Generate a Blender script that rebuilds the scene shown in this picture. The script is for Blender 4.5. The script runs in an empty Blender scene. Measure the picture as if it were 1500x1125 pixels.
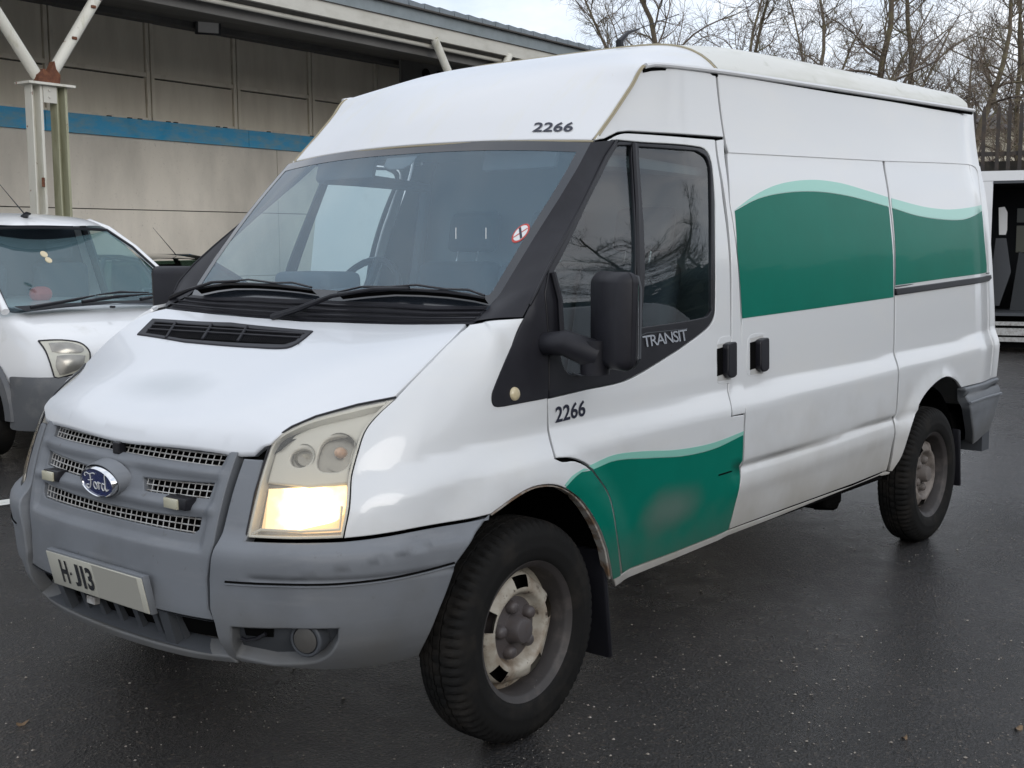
import bpy, bmesh, math, random
import numpy as np
from mathutils import Vector, Matrix
from mathutils.bvhtree import BVHTree
from mathutils.geometry import delaunay_2d_cdt
random.seed(7); RNG = np.random.RandomState(7)
SC = bpy.context.scene
COL = SC.collection

# ------------------------------------------------------------------ camera
FPX = 1776.47                                   # focal length for a 1500 px wide picture
CAM = np.array([-2.82196, -3.25805, 1.53129])
CM = np.array([[0.64066060, -0.76780873, -0.00487307],
               [0.09056351, 0.06926097, 0.99347932],
               [0.76246458, 0.63692439, -0.11390823]])
cd = bpy.data.cameras.new('camera'); cam = bpy.data.objects.new('camera', cd); COL.objects.link(cam)
cd.sensor_width = 36.0; cd.lens = FPX / 1500 * 36.0; cd.clip_end = 600; cd.clip_start = 0.05
mw = Matrix.Identity(4)
for i in range(3):
    mw[i][0] = CM[0][i]; mw[i][1] = CM[1][i]; mw[i][2] = -CM[2][i]; mw[i][3] = CAM[i]
cam.matrix_world = mw
SC.camera = cam

# ------------------------------------------------------------------ world, sun, exposure
SUN_EL, SUN_ROT = math.radians(20), math.radians(202)
world = bpy.data.worlds.new('World'); SC.world = world; world.use_nodes = True
wn = world.node_tree; wn.nodes.clear()
def wnode(t, **k):
    n = wn.nodes.new(t)
    for a, b in k.items(): setattr(n, a, b)
    return n
wo = wnode('ShaderNodeOutputWorld'); bg = wnode('ShaderNodeBackground'); bg.inputs[1].default_value = 0.125
sky = wnode('ShaderNodeTexSky', sky_type='NISHITA', sun_disc=False, sun_elevation=SUN_EL, sun_rotation=SUN_ROT,
            air_density=1.0, dust_density=2.0, ozone_density=1.2)
tc = wnode('ShaderNodeTexCoord'); cn = wnode('ShaderNodeTexNoise'); cn.inputs['Scale'].default_value = 2.2
cn.inputs['Detail'].default_value = 7; cn.inputs['Roughness'].default_value = 0.62
mp = wnode('ShaderNodeMapping'); mp.inputs['Scale'].default_value = (1, 1, 2.6)
cr = wnode('ShaderNodeValToRGB'); cr.color_ramp.elements[0].position = 0.30; cr.color_ramp.elements[1].position = 0.66
cr.color_ramp.elements[0].color = (4.6, 5.5, 6.9, 1); cr.color_ramp.elements[1].color = (10.2, 10.3, 10.6, 1)
mx = wnode('ShaderNodeMixRGB'); mx.inputs[0].default_value = 0.86
wn.links.new(tc.outputs['Generated'], mp.inputs[0]); wn.links.new(mp.outputs[0], cn.inputs['Vector'])
wn.links.new(cn.outputs['Fac'], cr.inputs[0]); wn.links.new(sky.outputs[0], mx.inputs[1]); wn.links.new(cr.outputs[0], mx.inputs[2])
wn.links.new(mx.outputs[0], bg.inputs[0]); wn.links.new(bg.outputs[0], wo.inputs[0])
sd = bpy.data.lights.new('sun', 'SUN'); sd.energy = 0.8; sd.angle = math.radians(30); sd.color = (1, .97, .93)
sun = bpy.data.objects.new('sun', sd); COL.objects.link(sun)
_d = Vector((math.sin(SUN_ROT) * math.cos(SUN_EL), math.cos(SUN_ROT) * math.cos(SUN_EL), math.sin(SUN_EL)))
sun.rotation_euler = _d.to_track_quat('Z', 'Y').to_euler()
SC.view_settings.view_transform = 'Standard'; SC.view_settings.look = 'None'
SC.view_settings.exposure = 0.2; SC.view_settings.gamma = 1.0; SC.view_settings.use_curve_mapping = False

# ------------------------------------------------------------------ materials
def mat(name, col, rough=.5, metal=0, coat=0, noise=None, bump=None, spec=.5, emit=None, trans=0, coat_rough=.05):
    m = bpy.data.materials.new(name); m.use_nodes = True
    nt = m.node_tree; b = nt.nodes['Principled BSDF']
    b.inputs['Base Color'].default_value = (*col, 1); b.inputs['Roughness'].default_value = rough
    b.inputs['Metallic'].default_value = metal; b.inputs['Coat Weight'].default_value = coat
    b.inputs['Coat Roughness'].default_value = coat_rough; b.inputs['Specular IOR Level'].default_value = spec
    if trans: b.inputs['Transmission Weight'].default_value = trans
    if emit: b.inputs['Emission Color'].default_value = (*emit[0], 1); b.inputs['Emission Strength'].default_value = emit[1]
    if noise:   # [(scale, (r,g,b), lo, hi), ...] patches of another colour
        g = nt.nodes.new('ShaderNodeTexCoord'); last = None
        for (sc, c2, lo, hi) in noise:
            n = nt.nodes.new('ShaderNodeTexNoise'); n.inputs['Scale'].default_value = sc if not isinstance(sc, tuple) else 1
            n.inputs['Detail'].default_value = 6; n.inputs['Roughness'].default_value = .6
            if isinstance(sc, tuple):
                mm = nt.nodes.new('ShaderNodeMapping'); mm.inputs['Scale'].default_value = sc
                nt.links.new(g.outputs['Object'], mm.inputs[0]); nt.links.new(mm.outputs[0], n.inputs['Vector'])
            else: nt.links.new(g.outputs['Object'], n.inputs['Vector'])
            r = nt.nodes.new('ShaderNodeMapRange'); r.inputs['From Min'].default_value = lo; r.inputs['From Max'].default_value = hi
            nt.links.new(n.outputs['Fac'], r.inputs['Value'])
            x = nt.nodes.new('ShaderNodeMixRGB'); nt.links.new(r.outputs[0], x.inputs[0])
            if last: nt.links.new(last, x.inputs[1])
            else: x.inputs[1].default_value = (*col, 1)
            x.inputs[2].default_value = (*c2, 1); last = x.outputs[0]
        nt.links.new(last, b.inputs['Base Color'])
    if bump:    # (scale, strength, distance)
        g = nt.nodes.new('ShaderNodeTexCoord'); n = nt.nodes.new('ShaderNodeTexNoise'); n.inputs['Scale'].default_value = bump[0]
        n.inputs['Detail'].default_value = 4
        bu = nt.nodes.new('ShaderNodeBump'); bu.inputs['Strength'].default_value = bump[1]; bu.inputs['Distance'].default_value = bump[2]
        nt.links.new(g.outputs['Object'], n.inputs['Vector']); nt.links.new(n.outputs['Fac'], bu.inputs['Height'])
        nt.links.new(bu.outputs[0], b.inputs['Normal'])
    return m
def low_dirt(m, z0, z1, col, amt=.7):
    """road dirt that thickens towards the ground (in object space), broken by noise"""
    nt = m.node_tree; b = nt.nodes['Principled BSDF']
    g = nt.nodes.new('ShaderNodeTexCoord'); s = nt.nodes.new('ShaderNodeSeparateXYZ'); nt.links.new(g.outputs['Object'], s.inputs[0])
    n = nt.nodes.new('ShaderNodeTexNoise'); n.inputs['Scale'].default_value = 5; n.inputs['Detail'].default_value = 8
    nt.links.new(g.outputs['Object'], n.inputs['Vector'])
    a = nt.nodes.new('ShaderNodeMath'); a.operation = 'MULTIPLY_ADD'; a.inputs[1].default_value = .45
    nt.links.new(n.outputs['Fac'], a.inputs[0]); nt.links.new(s.outputs['Z'], a.inputs[2])
    r = nt.nodes.new('ShaderNodeMapRange'); r.inputs['From Min'].default_value = z1 + .22; r.inputs['From Max'].default_value = z0 + .22
    r.inputs['To Max'].default_value = amt; nt.links.new(a.outputs[0], r.inputs['Value'])
    x = nt.nodes.new('ShaderNodeMixRGB'); nt.links.new(r.outputs[0], x.inputs[0]); x.inputs[2].default_value = (*col, 1)
    if b.inputs['Base Color'].is_linked: nt.links.new(b.inputs['Base Color'].links[0].from_socket, x.inputs[1])
    else: x.inputs[1].default_value = b.inputs['Base Color'].default_value
    nt.links.new(x.outputs[0], b.inputs['Base Color'])
    q = nt.nodes.new('ShaderNodeMapRange'); q.inputs['To Min'].default_value = b.inputs['Roughness'].default_value; q.inputs['To Max'].default_value = .7
    nt.links.new(r.outputs[0], q.inputs['Value']); nt.links.new(q.outputs[0], b.inputs['Roughness'])
    return m
def glass(name, tint, refl=1.0, film=None, rough=0.0, ior=1.5):
    m = bpy.data.materials.new(name); m.use_nodes = True; nt = m.node_tree; nt.nodes.clear()
    o = nt.nodes.new('ShaderNodeOutputMaterial'); t = nt.nodes.new('ShaderNodeBsdfTransparent'); t.inputs[0].default_value = (*tint, 1)
    gl = nt.nodes.new('ShaderNodeBsdfGlossy'); gl.inputs['Roughness'].default_value = rough
    f = nt.nodes.new('ShaderNodeFresnel'); f.inputs['IOR'].default_value = ior
    x = nt.nodes.new('ShaderNodeMixShader'); src = t.outputs[0]
    ge = nt.nodes.new('ShaderNodeNewGeometry'); k1 = nt.nodes.new('ShaderNodeMath'); k1.operation = 'SUBTRACT'; k1.inputs[0].default_value = 1; nt.links.new(ge.outputs['Backfacing'], k1.inputs[1])
    k2 = nt.nodes.new('ShaderNodeMath'); k2.operation = 'MULTIPLY'; nt.links.new(f.outputs[0], k2.inputs[0]); nt.links.new(k1.outputs[0], k2.inputs[1]); nt.links.new(k2.outputs[0], x.inputs[0])
    if film:
        d = nt.nodes.new('ShaderNodeBsdfDiffuse'); d.inputs[0].default_value = (*film[0], 1)
        y = nt.nodes.new('ShaderNodeMixShader'); y.inputs[0].default_value = film[1]
        nt.links.new(src, y.inputs[1]); nt.links.new(d.outputs[0], y.inputs[2]); src = y.outputs[0]
    nt.links.new(src, x.inputs[1]); nt.links.new(gl.outputs[0], x.inputs[2]); nt.links.new(x.outputs[0], o.inputs[0])
    return m
WP = (.64, .655, .665)
DIRT = (.33, .30, .25)
M = {}
M['paint'] = low_dirt(mat('white_paint', WP, .33, coat=.7, noise=[((2, 2, 5), (.68, .68, .66), .5, .9), (45, (.56, .54, .48), .70, .80)]), .38, .85, DIRT, .72)
M['paint_hood'] = mat('white_bonnet_paint', (.64, .66, .685), .42, coat=.35, noise=[(2.4, (.66, .675, .70), .45, .8), (60, (.5, .48, .42), .73, .83)])
M['paint_roof'] = mat('grimy_white_roof_paint', (.64, .65, .665), .42, coat=.35, noise=[((2.5, 14, 5), (.64, .635, .59), .52, .85), (40, (.55, .54, .48), .68, .8)])
M['roof_top'] = mat('dirty_roof_paint', (.60, .60, .56), .5, coat=.2, noise=[((2.5, 14, 5), (.50, .50, .44), .45, .75), (14, (.44, .44, .38), .60, .8)])
M['grey'] = low_dirt(mat('grey_bumper_plastic', (.165, .177, .194), .55, noise=[(3, (.128, .137, .150), .42, .7), ((3, 3, 22), (.20, .208, .22), .56, .8), (60, (.21, .21, .21), .69, .76), (26, (.12, .122, .125), .66, .74)], bump=(700, .25, .0006), spec=.4), .25, .60, (.125, .12, .108), .8)
M['grey_dark'] = mat('dark_grey_plastic', (.055, .06, .068), .6, bump=(900, .15, .0004))
M['black'] = mat('black_plastic', (.009, .009, .012), .38, spec=.35, noise=[(6, (.014, .014, .018), .4, .7)], bump=(1200, .1, .0003))
M['black_rough'] = mat('black_textured_trim', (.012, .012, .016), .5, noise=[(8, (.019, .019, .024), .4, .7)], spec=.3)
M['void'] = mat('dark_inner_structure', (.006, .006, .006), 1, spec=0)
M['rubber'] = mat('tyre_rubber', (.010, .0098, .0095), .8, noise=[(7, (.024, .021, .018), .5, .72)], bump=(60, .25, .001), spec=.15)
M['green'] = low_dirt(mat('green_vinyl', (.000, .135, .093), .36, coat=.07, noise=[(3, (.000, .150, .105), .4, .7), (50, (.01, .17, .12), .7, .78)], coat_rough=.03, spec=.08), .36, .62, (.10, .13, .11), .45)
M['mint'] = mat('mint_vinyl', (.22, .52, .43), .3, coat=.6)
M['ink'] = mat('dark_blue_lettering', (.012, .014, .03), .4)
M['chrome'] = mat('chrome', (.75, .76, .78), .12, 1)
M['mesh_grey'] = mat('grille_mesh_grey', (.42, .42, .41), .45, noise=[(30, (.22, .20, .18), .45, .7)])
M['rim'] = mat('rusty_white_steel', (.40, .37, .31), .5, noise=[(9, (.20, .155, .11), .44, .64), (24, (.05, .032, .024), .58, .66)], bump=(80, .2, .001))
M['rim_dark'] = mat('brake_dust_steel', (.035, .031, .030), .6, noise=[(14, (.07, .06, .055), .5, .7), (30, (.22, .20, .19), .68, .74)])
M['hub'] = mat('grey_hub_metal', (.075, .066, .066), .5, noise=[(20, (.07, .055, .05), .45, .7)])
M['ws_glass'] = glass('windscreen_glass', (.76, .88, .92), film=((.27, .45, .59), .19), ior=1.55)  # blue diffuse layer paints the sky's reflection into the glass
M['side_glass'] = glass('tinted_side_glass', (.62, .70, .69), ior=1.85)
M['clear'] = glass('lamp_lens', (.93, .91, .86), film=((.72, .71, .66), .12), rough=.04, ior=1.4)
M['frit'] = mat('black_ceramic_band', (.012, .015, .02), .15, coat=.5)
M['seat'] = mat('dark_blue_seat_cloth', (.035, .045, .06), .8, bump=(300, .3, .002))
M['dash'] = mat('dashboard_plastic', (.06, .075, .09), .7, bump=(500, .2, .001))
M['trimcloth'] = mat('grey_interior_trim', (.13, .15, .17), .8)
M['silver'] = mat('lamp_reflector', (.34, .33, .30), .25, .6, noise=[(9, (.24, .23, .21), .4, .7)])
M['bowl'] = mat('lamp_bowl', (.20, .195, .18), .2, .8, noise=[(14, (.45, .44, .40), .45, .6)])
M['lamp_body'] = mat('lamp_bezel', (.56, .555, .52), .4, .1)
M['glow'] = mat('lit_lamp_reflector', (.9, .8, .6), .4, emit=((1, .68, .32), 3.6))
M['glow_soft'] = mat('warm_lit_housing', (.8, .62, .4), .4, emit=((1, .6, .28), .55))
M['amber'] = mat('amber_bulb', (.50, .28, .17), .25, noise=[(20, (.6, .45, .35), .4, .6)], coat=.5)
M['plate'] = mat('number_plate_white', (.50, .49, .42), .35, coat=.4)
M['plate_smear'] = mat('number_plate_grey', (.37, .36, .315), .5)
M['badge'] = mat('badge_blue', (.006, .018, .10), .2, coat=.8)
M['lightbar'] = mat('strobe_lens', (.46, .44, .33), .25, coat=.6)
M['marker'] = mat('marker_lens', (.55, .47, .30), .35, coat=.6)
M['red'] = mat('red_print', (.45, .05, .04), .5)
M['white'] = mat('white_print', (.65, .66, .66), .5)
M['grime'] = mat('grimy_sealant', (.33, .29, .20), .8)

# ------------------------------------------------------------------ helpers
def tag(o, label=None, cat=None, group=None, kind=None):
    if label: o['label'] = label
    if cat: o['category'] = cat
    if group: o['group'] = group
    if kind: o['kind'] = kind
    return o
def empty(name, loc=(0, 0, 0), rz=0, parent=None):
    o = bpy.data.objects.new(name, None); COL.objects.link(o); o.location = loc; o.rotation_euler = (0, 0, rz)
    o.empty_display_size = .2
    if parent: o.parent = parent
    return o
def mk(name, V, F, m, parent=None, N=None, smooth=True):
    me = bpy.data.meshes.new(name); me.from_pydata([tuple(map(float, v)) for v in V], [], [tuple(f) for f in F]); me.update()
    if m: me.materials.append(M[m] if isinstance(m, str) else m)
    if smooth:
        me.polygons.foreach_set('use_smooth', [True] * len(me.polygons))
    if N is not None:
        me.normals_split_custom_set_from_vertices([tuple(map(float, n)) for n in N])
    o = bpy.data.objects.new(name, me); COL.objects.link(o)
    if parent: o.parent = parent
    return o
class G:
    """collects shapes for ONE mesh object"""
    def __init__(s): s.V = []; s.F = []
    def add(s, V, F):
        k = len(s.V); s.V += [tuple(v) for v in V]; s.F += [tuple(i + k for i in f) for f in F]; return s
    def box(s, a, b, R=None, T=None):
        x0, y0, z0 = a; x1, y1, z1 = b
        V = [(x0, y0, z0), (x1, y0, z0), (x1, y1, z0), (x0, y1, z0), (x0, y0, z1), (x1, y0, z1), (x1, y1, z1), (x0, y1, z1)]
        if R is not None: V = [tuple(R @ Vector(v)) for v in V]
        if T is not None: V = [tuple(Vector(v) + Vector(T)) for v in V]
        return s.add(V, [(3, 2, 1, 0), (4, 5, 6, 7), (0, 1, 5, 4), (1, 2, 6, 5), (2, 3, 7, 6), (3, 0, 4, 7)])
    def rbox(s, a, b, r=.01, seg=2, R=None, T=None, taper=None):
        bm = bmesh.new(); bmesh.ops.create_cube(bm, size=1)
        a = Vector(a); b = Vector(b); c = (a + b) / 2; d = b - a
        for v in bm.verts:
            v.co = Vector((v.co.x * d.x, v.co.y * d.y, v.co.z * d.z)) + c
            if taper: v.co = taper(v.co)
        bmesh.ops.bevel(bm, geom=bm.edges[:], offset=r, segments=seg, profile=.5, affect='EDGES')
        if R is not None: bmesh.ops.transform(bm, matrix=R.to_4x4(), verts=bm.verts)
        if T is not None: bmesh.ops.translate(bm, vec=Vector(T), verts=bm.verts)
        bm.verts.index_update(); s.add([tuple(v.co) for v in bm.verts], [[v.index for v in f.verts] for f in bm.faces]); bm.free(); return s
    def tube(s, P, r, n=8, cap=True):
        P = [np.array(p, float) for p in P]; k = len(P); rr = r if hasattr(r, '__len__') else [r] * k
        V = []; ref = None
        for i in range(k):
            t = P[min(i + 1, k - 1)] - P[max(i - 1, 0)]; t = t / (np.linalg.norm(t) + 1e-12)
            if ref is None: ref = np.array([0, 0, 1.]) if abs(t[2]) < .9 else np.array([1., 0, 0])
            u = ref - t * (ref @ t); u /= np.linalg.norm(u) + 1e-12; w = np.cross(t, u); ref = u
            for j in range(n):
                a = 2 * math.pi * j / n; V.append(P[i] + rr[i] * (math.cos(a) * u + math.sin(a) * w))
        F = [(i * n + j, i * n + (j + 1) % n, (i + 1) * n + (j + 1) % n, (i + 1) * n + j) for i in range(k - 1) for j in range(n)]
        if cap: F += [tuple(range(n - 1, -1, -1)), tuple((k - 1) * n + j for j in range(n))]
        return s.add(V, F)
    def lathe(s, prof, n=32, R=None, T=(0, 0, 0), ax='y'):
        """prof: (radius, along) pairs; axis y by default"""
        V = []; k = len(prof)
        for (r, h) in prof:
            for j in range(n):
                a = 2 * math.pi * j / n; c, q = math.cos(a) * r, math.sin(a) * r
                v = (c, h, q) if ax == 'y' else ((c, q, h) if ax == 'z' else (h, c, q)); V.append(v)
        if R is not None: V = [tuple(R @ Vector(v)) for v in V]
        V = [(v[0] + T[0], v[1] + T[1], v[2] + T[2]) for v in V]
        F = [(i * n + j, (i + 1) * n + j, (i + 1) * n + (j + 1) % n, i * n + (j + 1) % n) for i in range(k - 1) for j in range(n)]
        return s.add(V, F)
    def prism(s, P, d):
        n = len(P); d = np.array(d, float); V = [tuple(p) for p in P] + [tuple(np.array(p, float) + d) for p in P]
        return s.add(V, [tuple(range(n - 1, -1, -1)), tuple(range(n, 2 * n))] + [(i, (i + 1) % n, n + (i + 1) % n, n + i) for i in range(n)])
    def build(s, name, m, parent=None, smooth=False, fix=True):
        me = bpy.data.meshes.new(name); me.from_pydata([tuple(map(float, v)) for v in s.V], [], s.F)
        if fix:
            bm = bmesh.new(); bm.from_mesh(me); bmesh.ops.recalc_face_normals(bm, faces=bm.faces); bm.to_mesh(me); bm.free()
        me.update()
        if m: me.materials.append(M[m] if isinstance(m, str) else m)
        if smooth:
            me.polygons.foreach_set('use_smooth', [True] * len(me.polygons)); me.set_sharp_from_angle(angle=math.radians(40))
        o = bpy.data.objects.new(name, me); COL.objects.link(o)
        if parent: o.parent = parent
        return o
def mirrored(o, parent=None, name=None):
    """a real mirrored mesh (y -> -y) of a finished part"""
    me = o.data; V = [(v.co.x, -v.co.y, v.co.z) for v in me.vertices]; F = [tuple(reversed(p.vertices)) for p in me.polygons]
    n = mk(name or o.name.split('.')[0], V, F, me.materials[0] if me.materials else None, parent or o.parent)
    n.data.set_sharp_from_angle(angle=math.radians(35))
    return n
def pchip(xk, yk):
    xk = np.array(xk, float); yk = np.array(yk, float); h = np.diff(xk); d = np.diff(yk) / h; m = np.zeros(len(xk))
    for i in range(1, len(xk) - 1):
        if d[i - 1] * d[i] > 0:
            w1 = 2 * h[i] + h[i - 1]; w2 = h[i] + 2 * h[i - 1]; m[i] = (w1 + w2) / (w1 / d[i - 1] + w2 / d[i])
    m[0] = d[0]; m[-1] = d[-1]
    def f(x):
        x = np.asarray(x, float); i = np.clip(np.searchsorted(xk, x) - 1, 0, len(xk) - 2); t = (x - xk[i]) / h[i]
        tc_ = np.clip(t, 0, 1); a = yk[i]; b = yk[i + 1]; t2 = tc_ * tc_; t3 = t2 * tc_
        y = a * (2 * t3 - 3 * t2 + 1) + m[i] * h[i] * (t3 - 2 * t2 + tc_) + b * (3 * t2 - 2 * t3) + m[i + 1] * h[i] * (t3 - t2)
        return y + np.where(t < 0, m[0] * (x - xk[0]), 0) + np.where(t > 1, m[-1] * (x - xk[-1]), 0)
    return f
def sstep(x, a, b):
    t = np.clip((x - a) / (b - a), 0, 1); return t * t * (3 - 2 * t)
def ray(px):
    v = CM.T @ np.array([(px[0] - 750) / FPX, -(px[1] - 562.5) / FPX, 1.0]); return v
def at(px, ax, val):
    """the point where the sight line of a photo pixel meets the plane axis = val"""
    v = ray(px); return CAM + v * ((val - CAM[ax]) / v[ax])
def at_depth(px, D): return CAM + ray(px) * D
def proj(X):
    v = CM @ (np.array(X, float) - CAM); return (750 + FPX * v[0] / v[2], 562.5 - FPX * v[1] / v[2])

def soft(name, col, c, r, amt, rough=.5):
    """a see-through film that fades out from its middle"""
    m = bpy.data.materials.new(name); m.use_nodes = True; nt = m.node_tree; b = nt.nodes['Principled BSDF']; b.inputs['Base Color'].default_value = (*col, 1); b.inputs['Roughness'].default_value = rough
    g = nt.nodes.new('ShaderNodeTexCoord'); v = nt.nodes.new('ShaderNodeVectorMath'); v.operation = 'SUBTRACT'; v.inputs[1].default_value = tuple(c)
    d = nt.nodes.new('ShaderNodeVectorMath'); d.operation = 'DIVIDE'; d.inputs[1].default_value = tuple(r); l = nt.nodes.new('ShaderNodeVectorMath'); l.operation = 'LENGTH'
    n = nt.nodes.new('ShaderNodeTexNoise'); n.inputs['Scale'].default_value = 5; q = nt.nodes.new('ShaderNodeMapRange'); q.interpolation_type = 'SMOOTHSTEP'
    q.inputs['From Min'].default_value = 1.3; q.inputs['From Max'].default_value = .1; q.inputs['To Max'].default_value = amt
    a = nt.nodes.new('ShaderNodeMath'); a.operation = 'MULTIPLY_ADD'; a.inputs[1].default_value = .5
    t = nt.nodes.new('ShaderNodeBsdfTransparent'); x = nt.nodes.new('ShaderNodeMixShader'); L = nt.links.new
    L(g.outputs['Object'], v.inputs[0]); L(v.outputs[0], d.inputs[0]); L(d.outputs[0], l.inputs[0]); L(g.outputs['Object'], n.inputs['Vector']); L(n.outputs['Fac'], a.inputs[0]); L(l.outputs['Value'], a.inputs[2])
    a2 = nt.nodes.new('ShaderNodeMath'); a2.operation = 'SUBTRACT'; a2.inputs[1].default_value = .25; L(a.outputs[0], a2.inputs[0]); L(a2.outputs[0], q.inputs['Value'])
    L(q.outputs[0], x.inputs[0]); L(t.outputs[0], x.inputs[1]); L(b.outputs[0], x.inputs[2]); L(x.outputs[0], nt.nodes['Material Output'].inputs[0]); return m
# ------------------------------------------------------------------ body surfaces of the van
plan = np.array([(-.87, 0), (-.868, .12), (-.862, .25), (-.849, .38), (-.824, .5), (-.784, .62), (-.718, .74), (-.648, .825), (-.575, .882), (-.48, .925), (-.34, .955), (-.15, .976), (.1, .985)])
_t = np.concatenate([[0], np.cumsum(np.hypot(*np.diff(plan, axis=0).T))]); L0 = _t[-1]
_tf = np.linspace(0, L0, 60)
def _smooth_plan(vals):
    f = np.interp(np.linspace(-.3, L0, 400), _t, vals)
    return f
plx = pchip(_t, plan[:, 0]); ply = pchip(_t, plan[:, 1])
a_lean = pchip([.30, .36, .45, .52, .60, .66, .72, .85, .96, 1.09, 1.2, 1.3, 2.3], [.075, .045, .006, 0, 0, 0, .010, .045, .09, .17, .27, .38, .6])
b_side = pchip([.34, .40, .46, .54, .600, .615, .660, .668, .674, .684, .76, .84, .895, .902, .973, .980, 1.05, 1.3, 1.45, 1.6, 1.75, 1.9, 2.05, 2.2, 2.35],
               [.072, .05, .034, .020, .010, .011, .024, .029, .027, .012, .006, .002, 0, .001, .028, .031, .034, .05, .062, .085, .118, .158, .180, .192, .20])
b_plain = pchip([.34, .46, .6, .76, .885, .985, 1.05, 1.3, 2.3], [.06, .03, .012, .006, 0, .022, .032, .055, .2])
z_seam = pchip([-.85, -.70, -.455, -.296, -.116, .0, .3], [.90, .980, 1.097, 1.204, 1.303, 1.318, 1.6])
roll = pchip([-.2, 0, .010, .022, .030, .1, .2, .35, .5], [.5, .080, .052, .034, .029, .013, .004, 0, 0])
def S_body(c, z):
    """c: distance from the centre line of the nose round the plan outline (>0 near side), z: height"""
    c = np.asarray(c, float); z = np.asarray(z, float); sg = np.where(c < 0, -1., 1.); c = np.abs(c)
    x = np.where(c < L0, plx(np.minimum(c, L0)), c - L0 + .1); y = np.where(c < L0, ply(np.minimum(c, L0)), .985)
    xs = x
    wf = 1 - sstep(x, -.55, .02)
    x = x + a_lean(z) * wf
    ws = sstep(c, .45, 1.15)
    k = sstep(xs, -.15, .12)
    zz = z - .017 * (np.clip(x, 0, 5) - 1.3) + .18 * np.minimum(x, 0) ** 2
    kg = sstep(x, 1.19, 1.27)
    bb = np.where(zz < .76, b_side(zz) * kg + b_plain(z) * (1 - kg), b_side(zz))
    y = y - ws * bb
    rr = roll(z_seam(x) - z) * sstep(c, .55, 1.0) * (1 - sstep(x, -.06, .10))
    y = y - rr
    y = y - .038 * sstep(z, 1.3, 1.85) * (1 - sstep(x, .6, 1.15)) * sstep(c, 1.0, 1.2)
    y = y - .035 * sstep(x, 3.9, 4.32) ** 1.6 - .012 * sstep(x, 2.9, 4.1)
    for xc, r1 in ((0.0, .47), (3.3, .455)):
        r = np.hypot(x - xc, z - .345); fl = (1 - sstep(r, r1 - .01, r1 + .13)) * .026
        y = y + fl * sstep(c, 1.0, 1.3)
    return np.stack([x, -sg * y, z], -1)
e_b = pchip([.30, .36, .40, .5, .60, .682, .695, .740, .76, .9], [-.03, -.004, .006, .020, .028, .036, .034, .004, 0, 0])
def nrm(S, u, v, h=.003):
    du = S(u + h, v) - S(u - h, v); dv = S(u, v + h) - S(u, v - h); n = np.cross(du, dv)
    n /= np.linalg.norm(n, axis=-1, keepdims=True) + 1e-12; p = S(u, v)
    o = p - np.array([1.6, 0, 1.0]) * 1.0; o[..., 0] = np.where(np.abs(p[..., 0] - 1.6) < 2.0, o[..., 0] * .05, o[..., 0])
    s = np.sign((n * o).sum(-1, keepdims=True)); return n * np.where(s == 0, 1, s)
def S_bump(c, z):
    c = np.asarray(c, float); z = np.asarray(z, float); n = nrm(S_body, c, z, .01)
    return S_body(c, z) + n * (e_b(z) * sstep(np.abs(c), .30, .62))[..., None]
hood_c = pchip([-.80, -.785, -.775, -.74, -.68, -.6, -.4, -.2, -.07, .1], [.90, .955, .982, 1.012, 1.042, 1.078, 1.155, 1.225, 1.268, 1.32])
hood_d = pchip([-.9, -.7, -.62, -.574, -.455, -.296, -.116, .1], [.0, .0, .040, .060, .042, -.008, -.045, -.05])
_hw = None; _ht = []
def S_hood(x, y):
    x = np.asarray(x, float); y = np.asarray(y, float); a = np.abs(y)
    xx = x - .085 * (a / .6) ** 2.2 * (1 - sstep(x, -.74, -.56))
    z = hood_c(xx) - hood_d(x) * (a / .84) ** 2.6
    if _hw is not None:
        z = z + _basis(x, np.minimum(a, .88)) @ _hw
    return np.stack([x, y, z], -1)
def S_wind(y, z):
    y = np.asarray(y, float); z = np.asarray(z, float); a = np.abs(y)
    x = -.055 + .845 * (z - 1.27) - .02 * np.sin(np.clip((z - 1.27) / .63, 0, 1) * math.pi)
    x = x + (.040 + .11 * (z - 1.27)) * (a / .79) ** 2.2
    return np.stack([x, y, z], -1)
_rt = [-.1, 0, .12, .27, .42, .65, .95, 1.4, 3.7]
_r = {k: pchip(_rt, v) for k, v in dict(
    xc=[.38, .478, .60, .75, .92, 1.15, 1.45, 1.9, 4.2], zc=[1.80, 1.905, 2.028, 2.135, 2.212, 2.288, 2.340, 2.375, 2.40],
    xe=[.50, .586, .69, .80, .895, 1.15, 1.45, 1.9, 4.2], ze=[1.79, 1.886, 1.98, 2.083, 2.170, 2.188, 2.199, 2.212, 2.272],
    w=[.78, .78, .78, .78, .782, .785, .79, .79, .79], p=[2.2, 2.2, 2.4, 2.8, 3.6, 5.5, 7, 8, 10]).items()}
def S_roof(t, f):
    t = np.asarray(t, float); f = np.asarray(f, float); a = np.minimum(np.abs(f), 1.05)
    x = _r['xc'](t) + (_r['xe'](t) - _r['xc'](t)) * a ** 2
    z = _r['zc'](t) - (_r['zc'](t) - _r['ze'](t)) * a ** _r['p'](t)
    return np.stack([x, f * _r['w'](t), z], -1)
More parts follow.
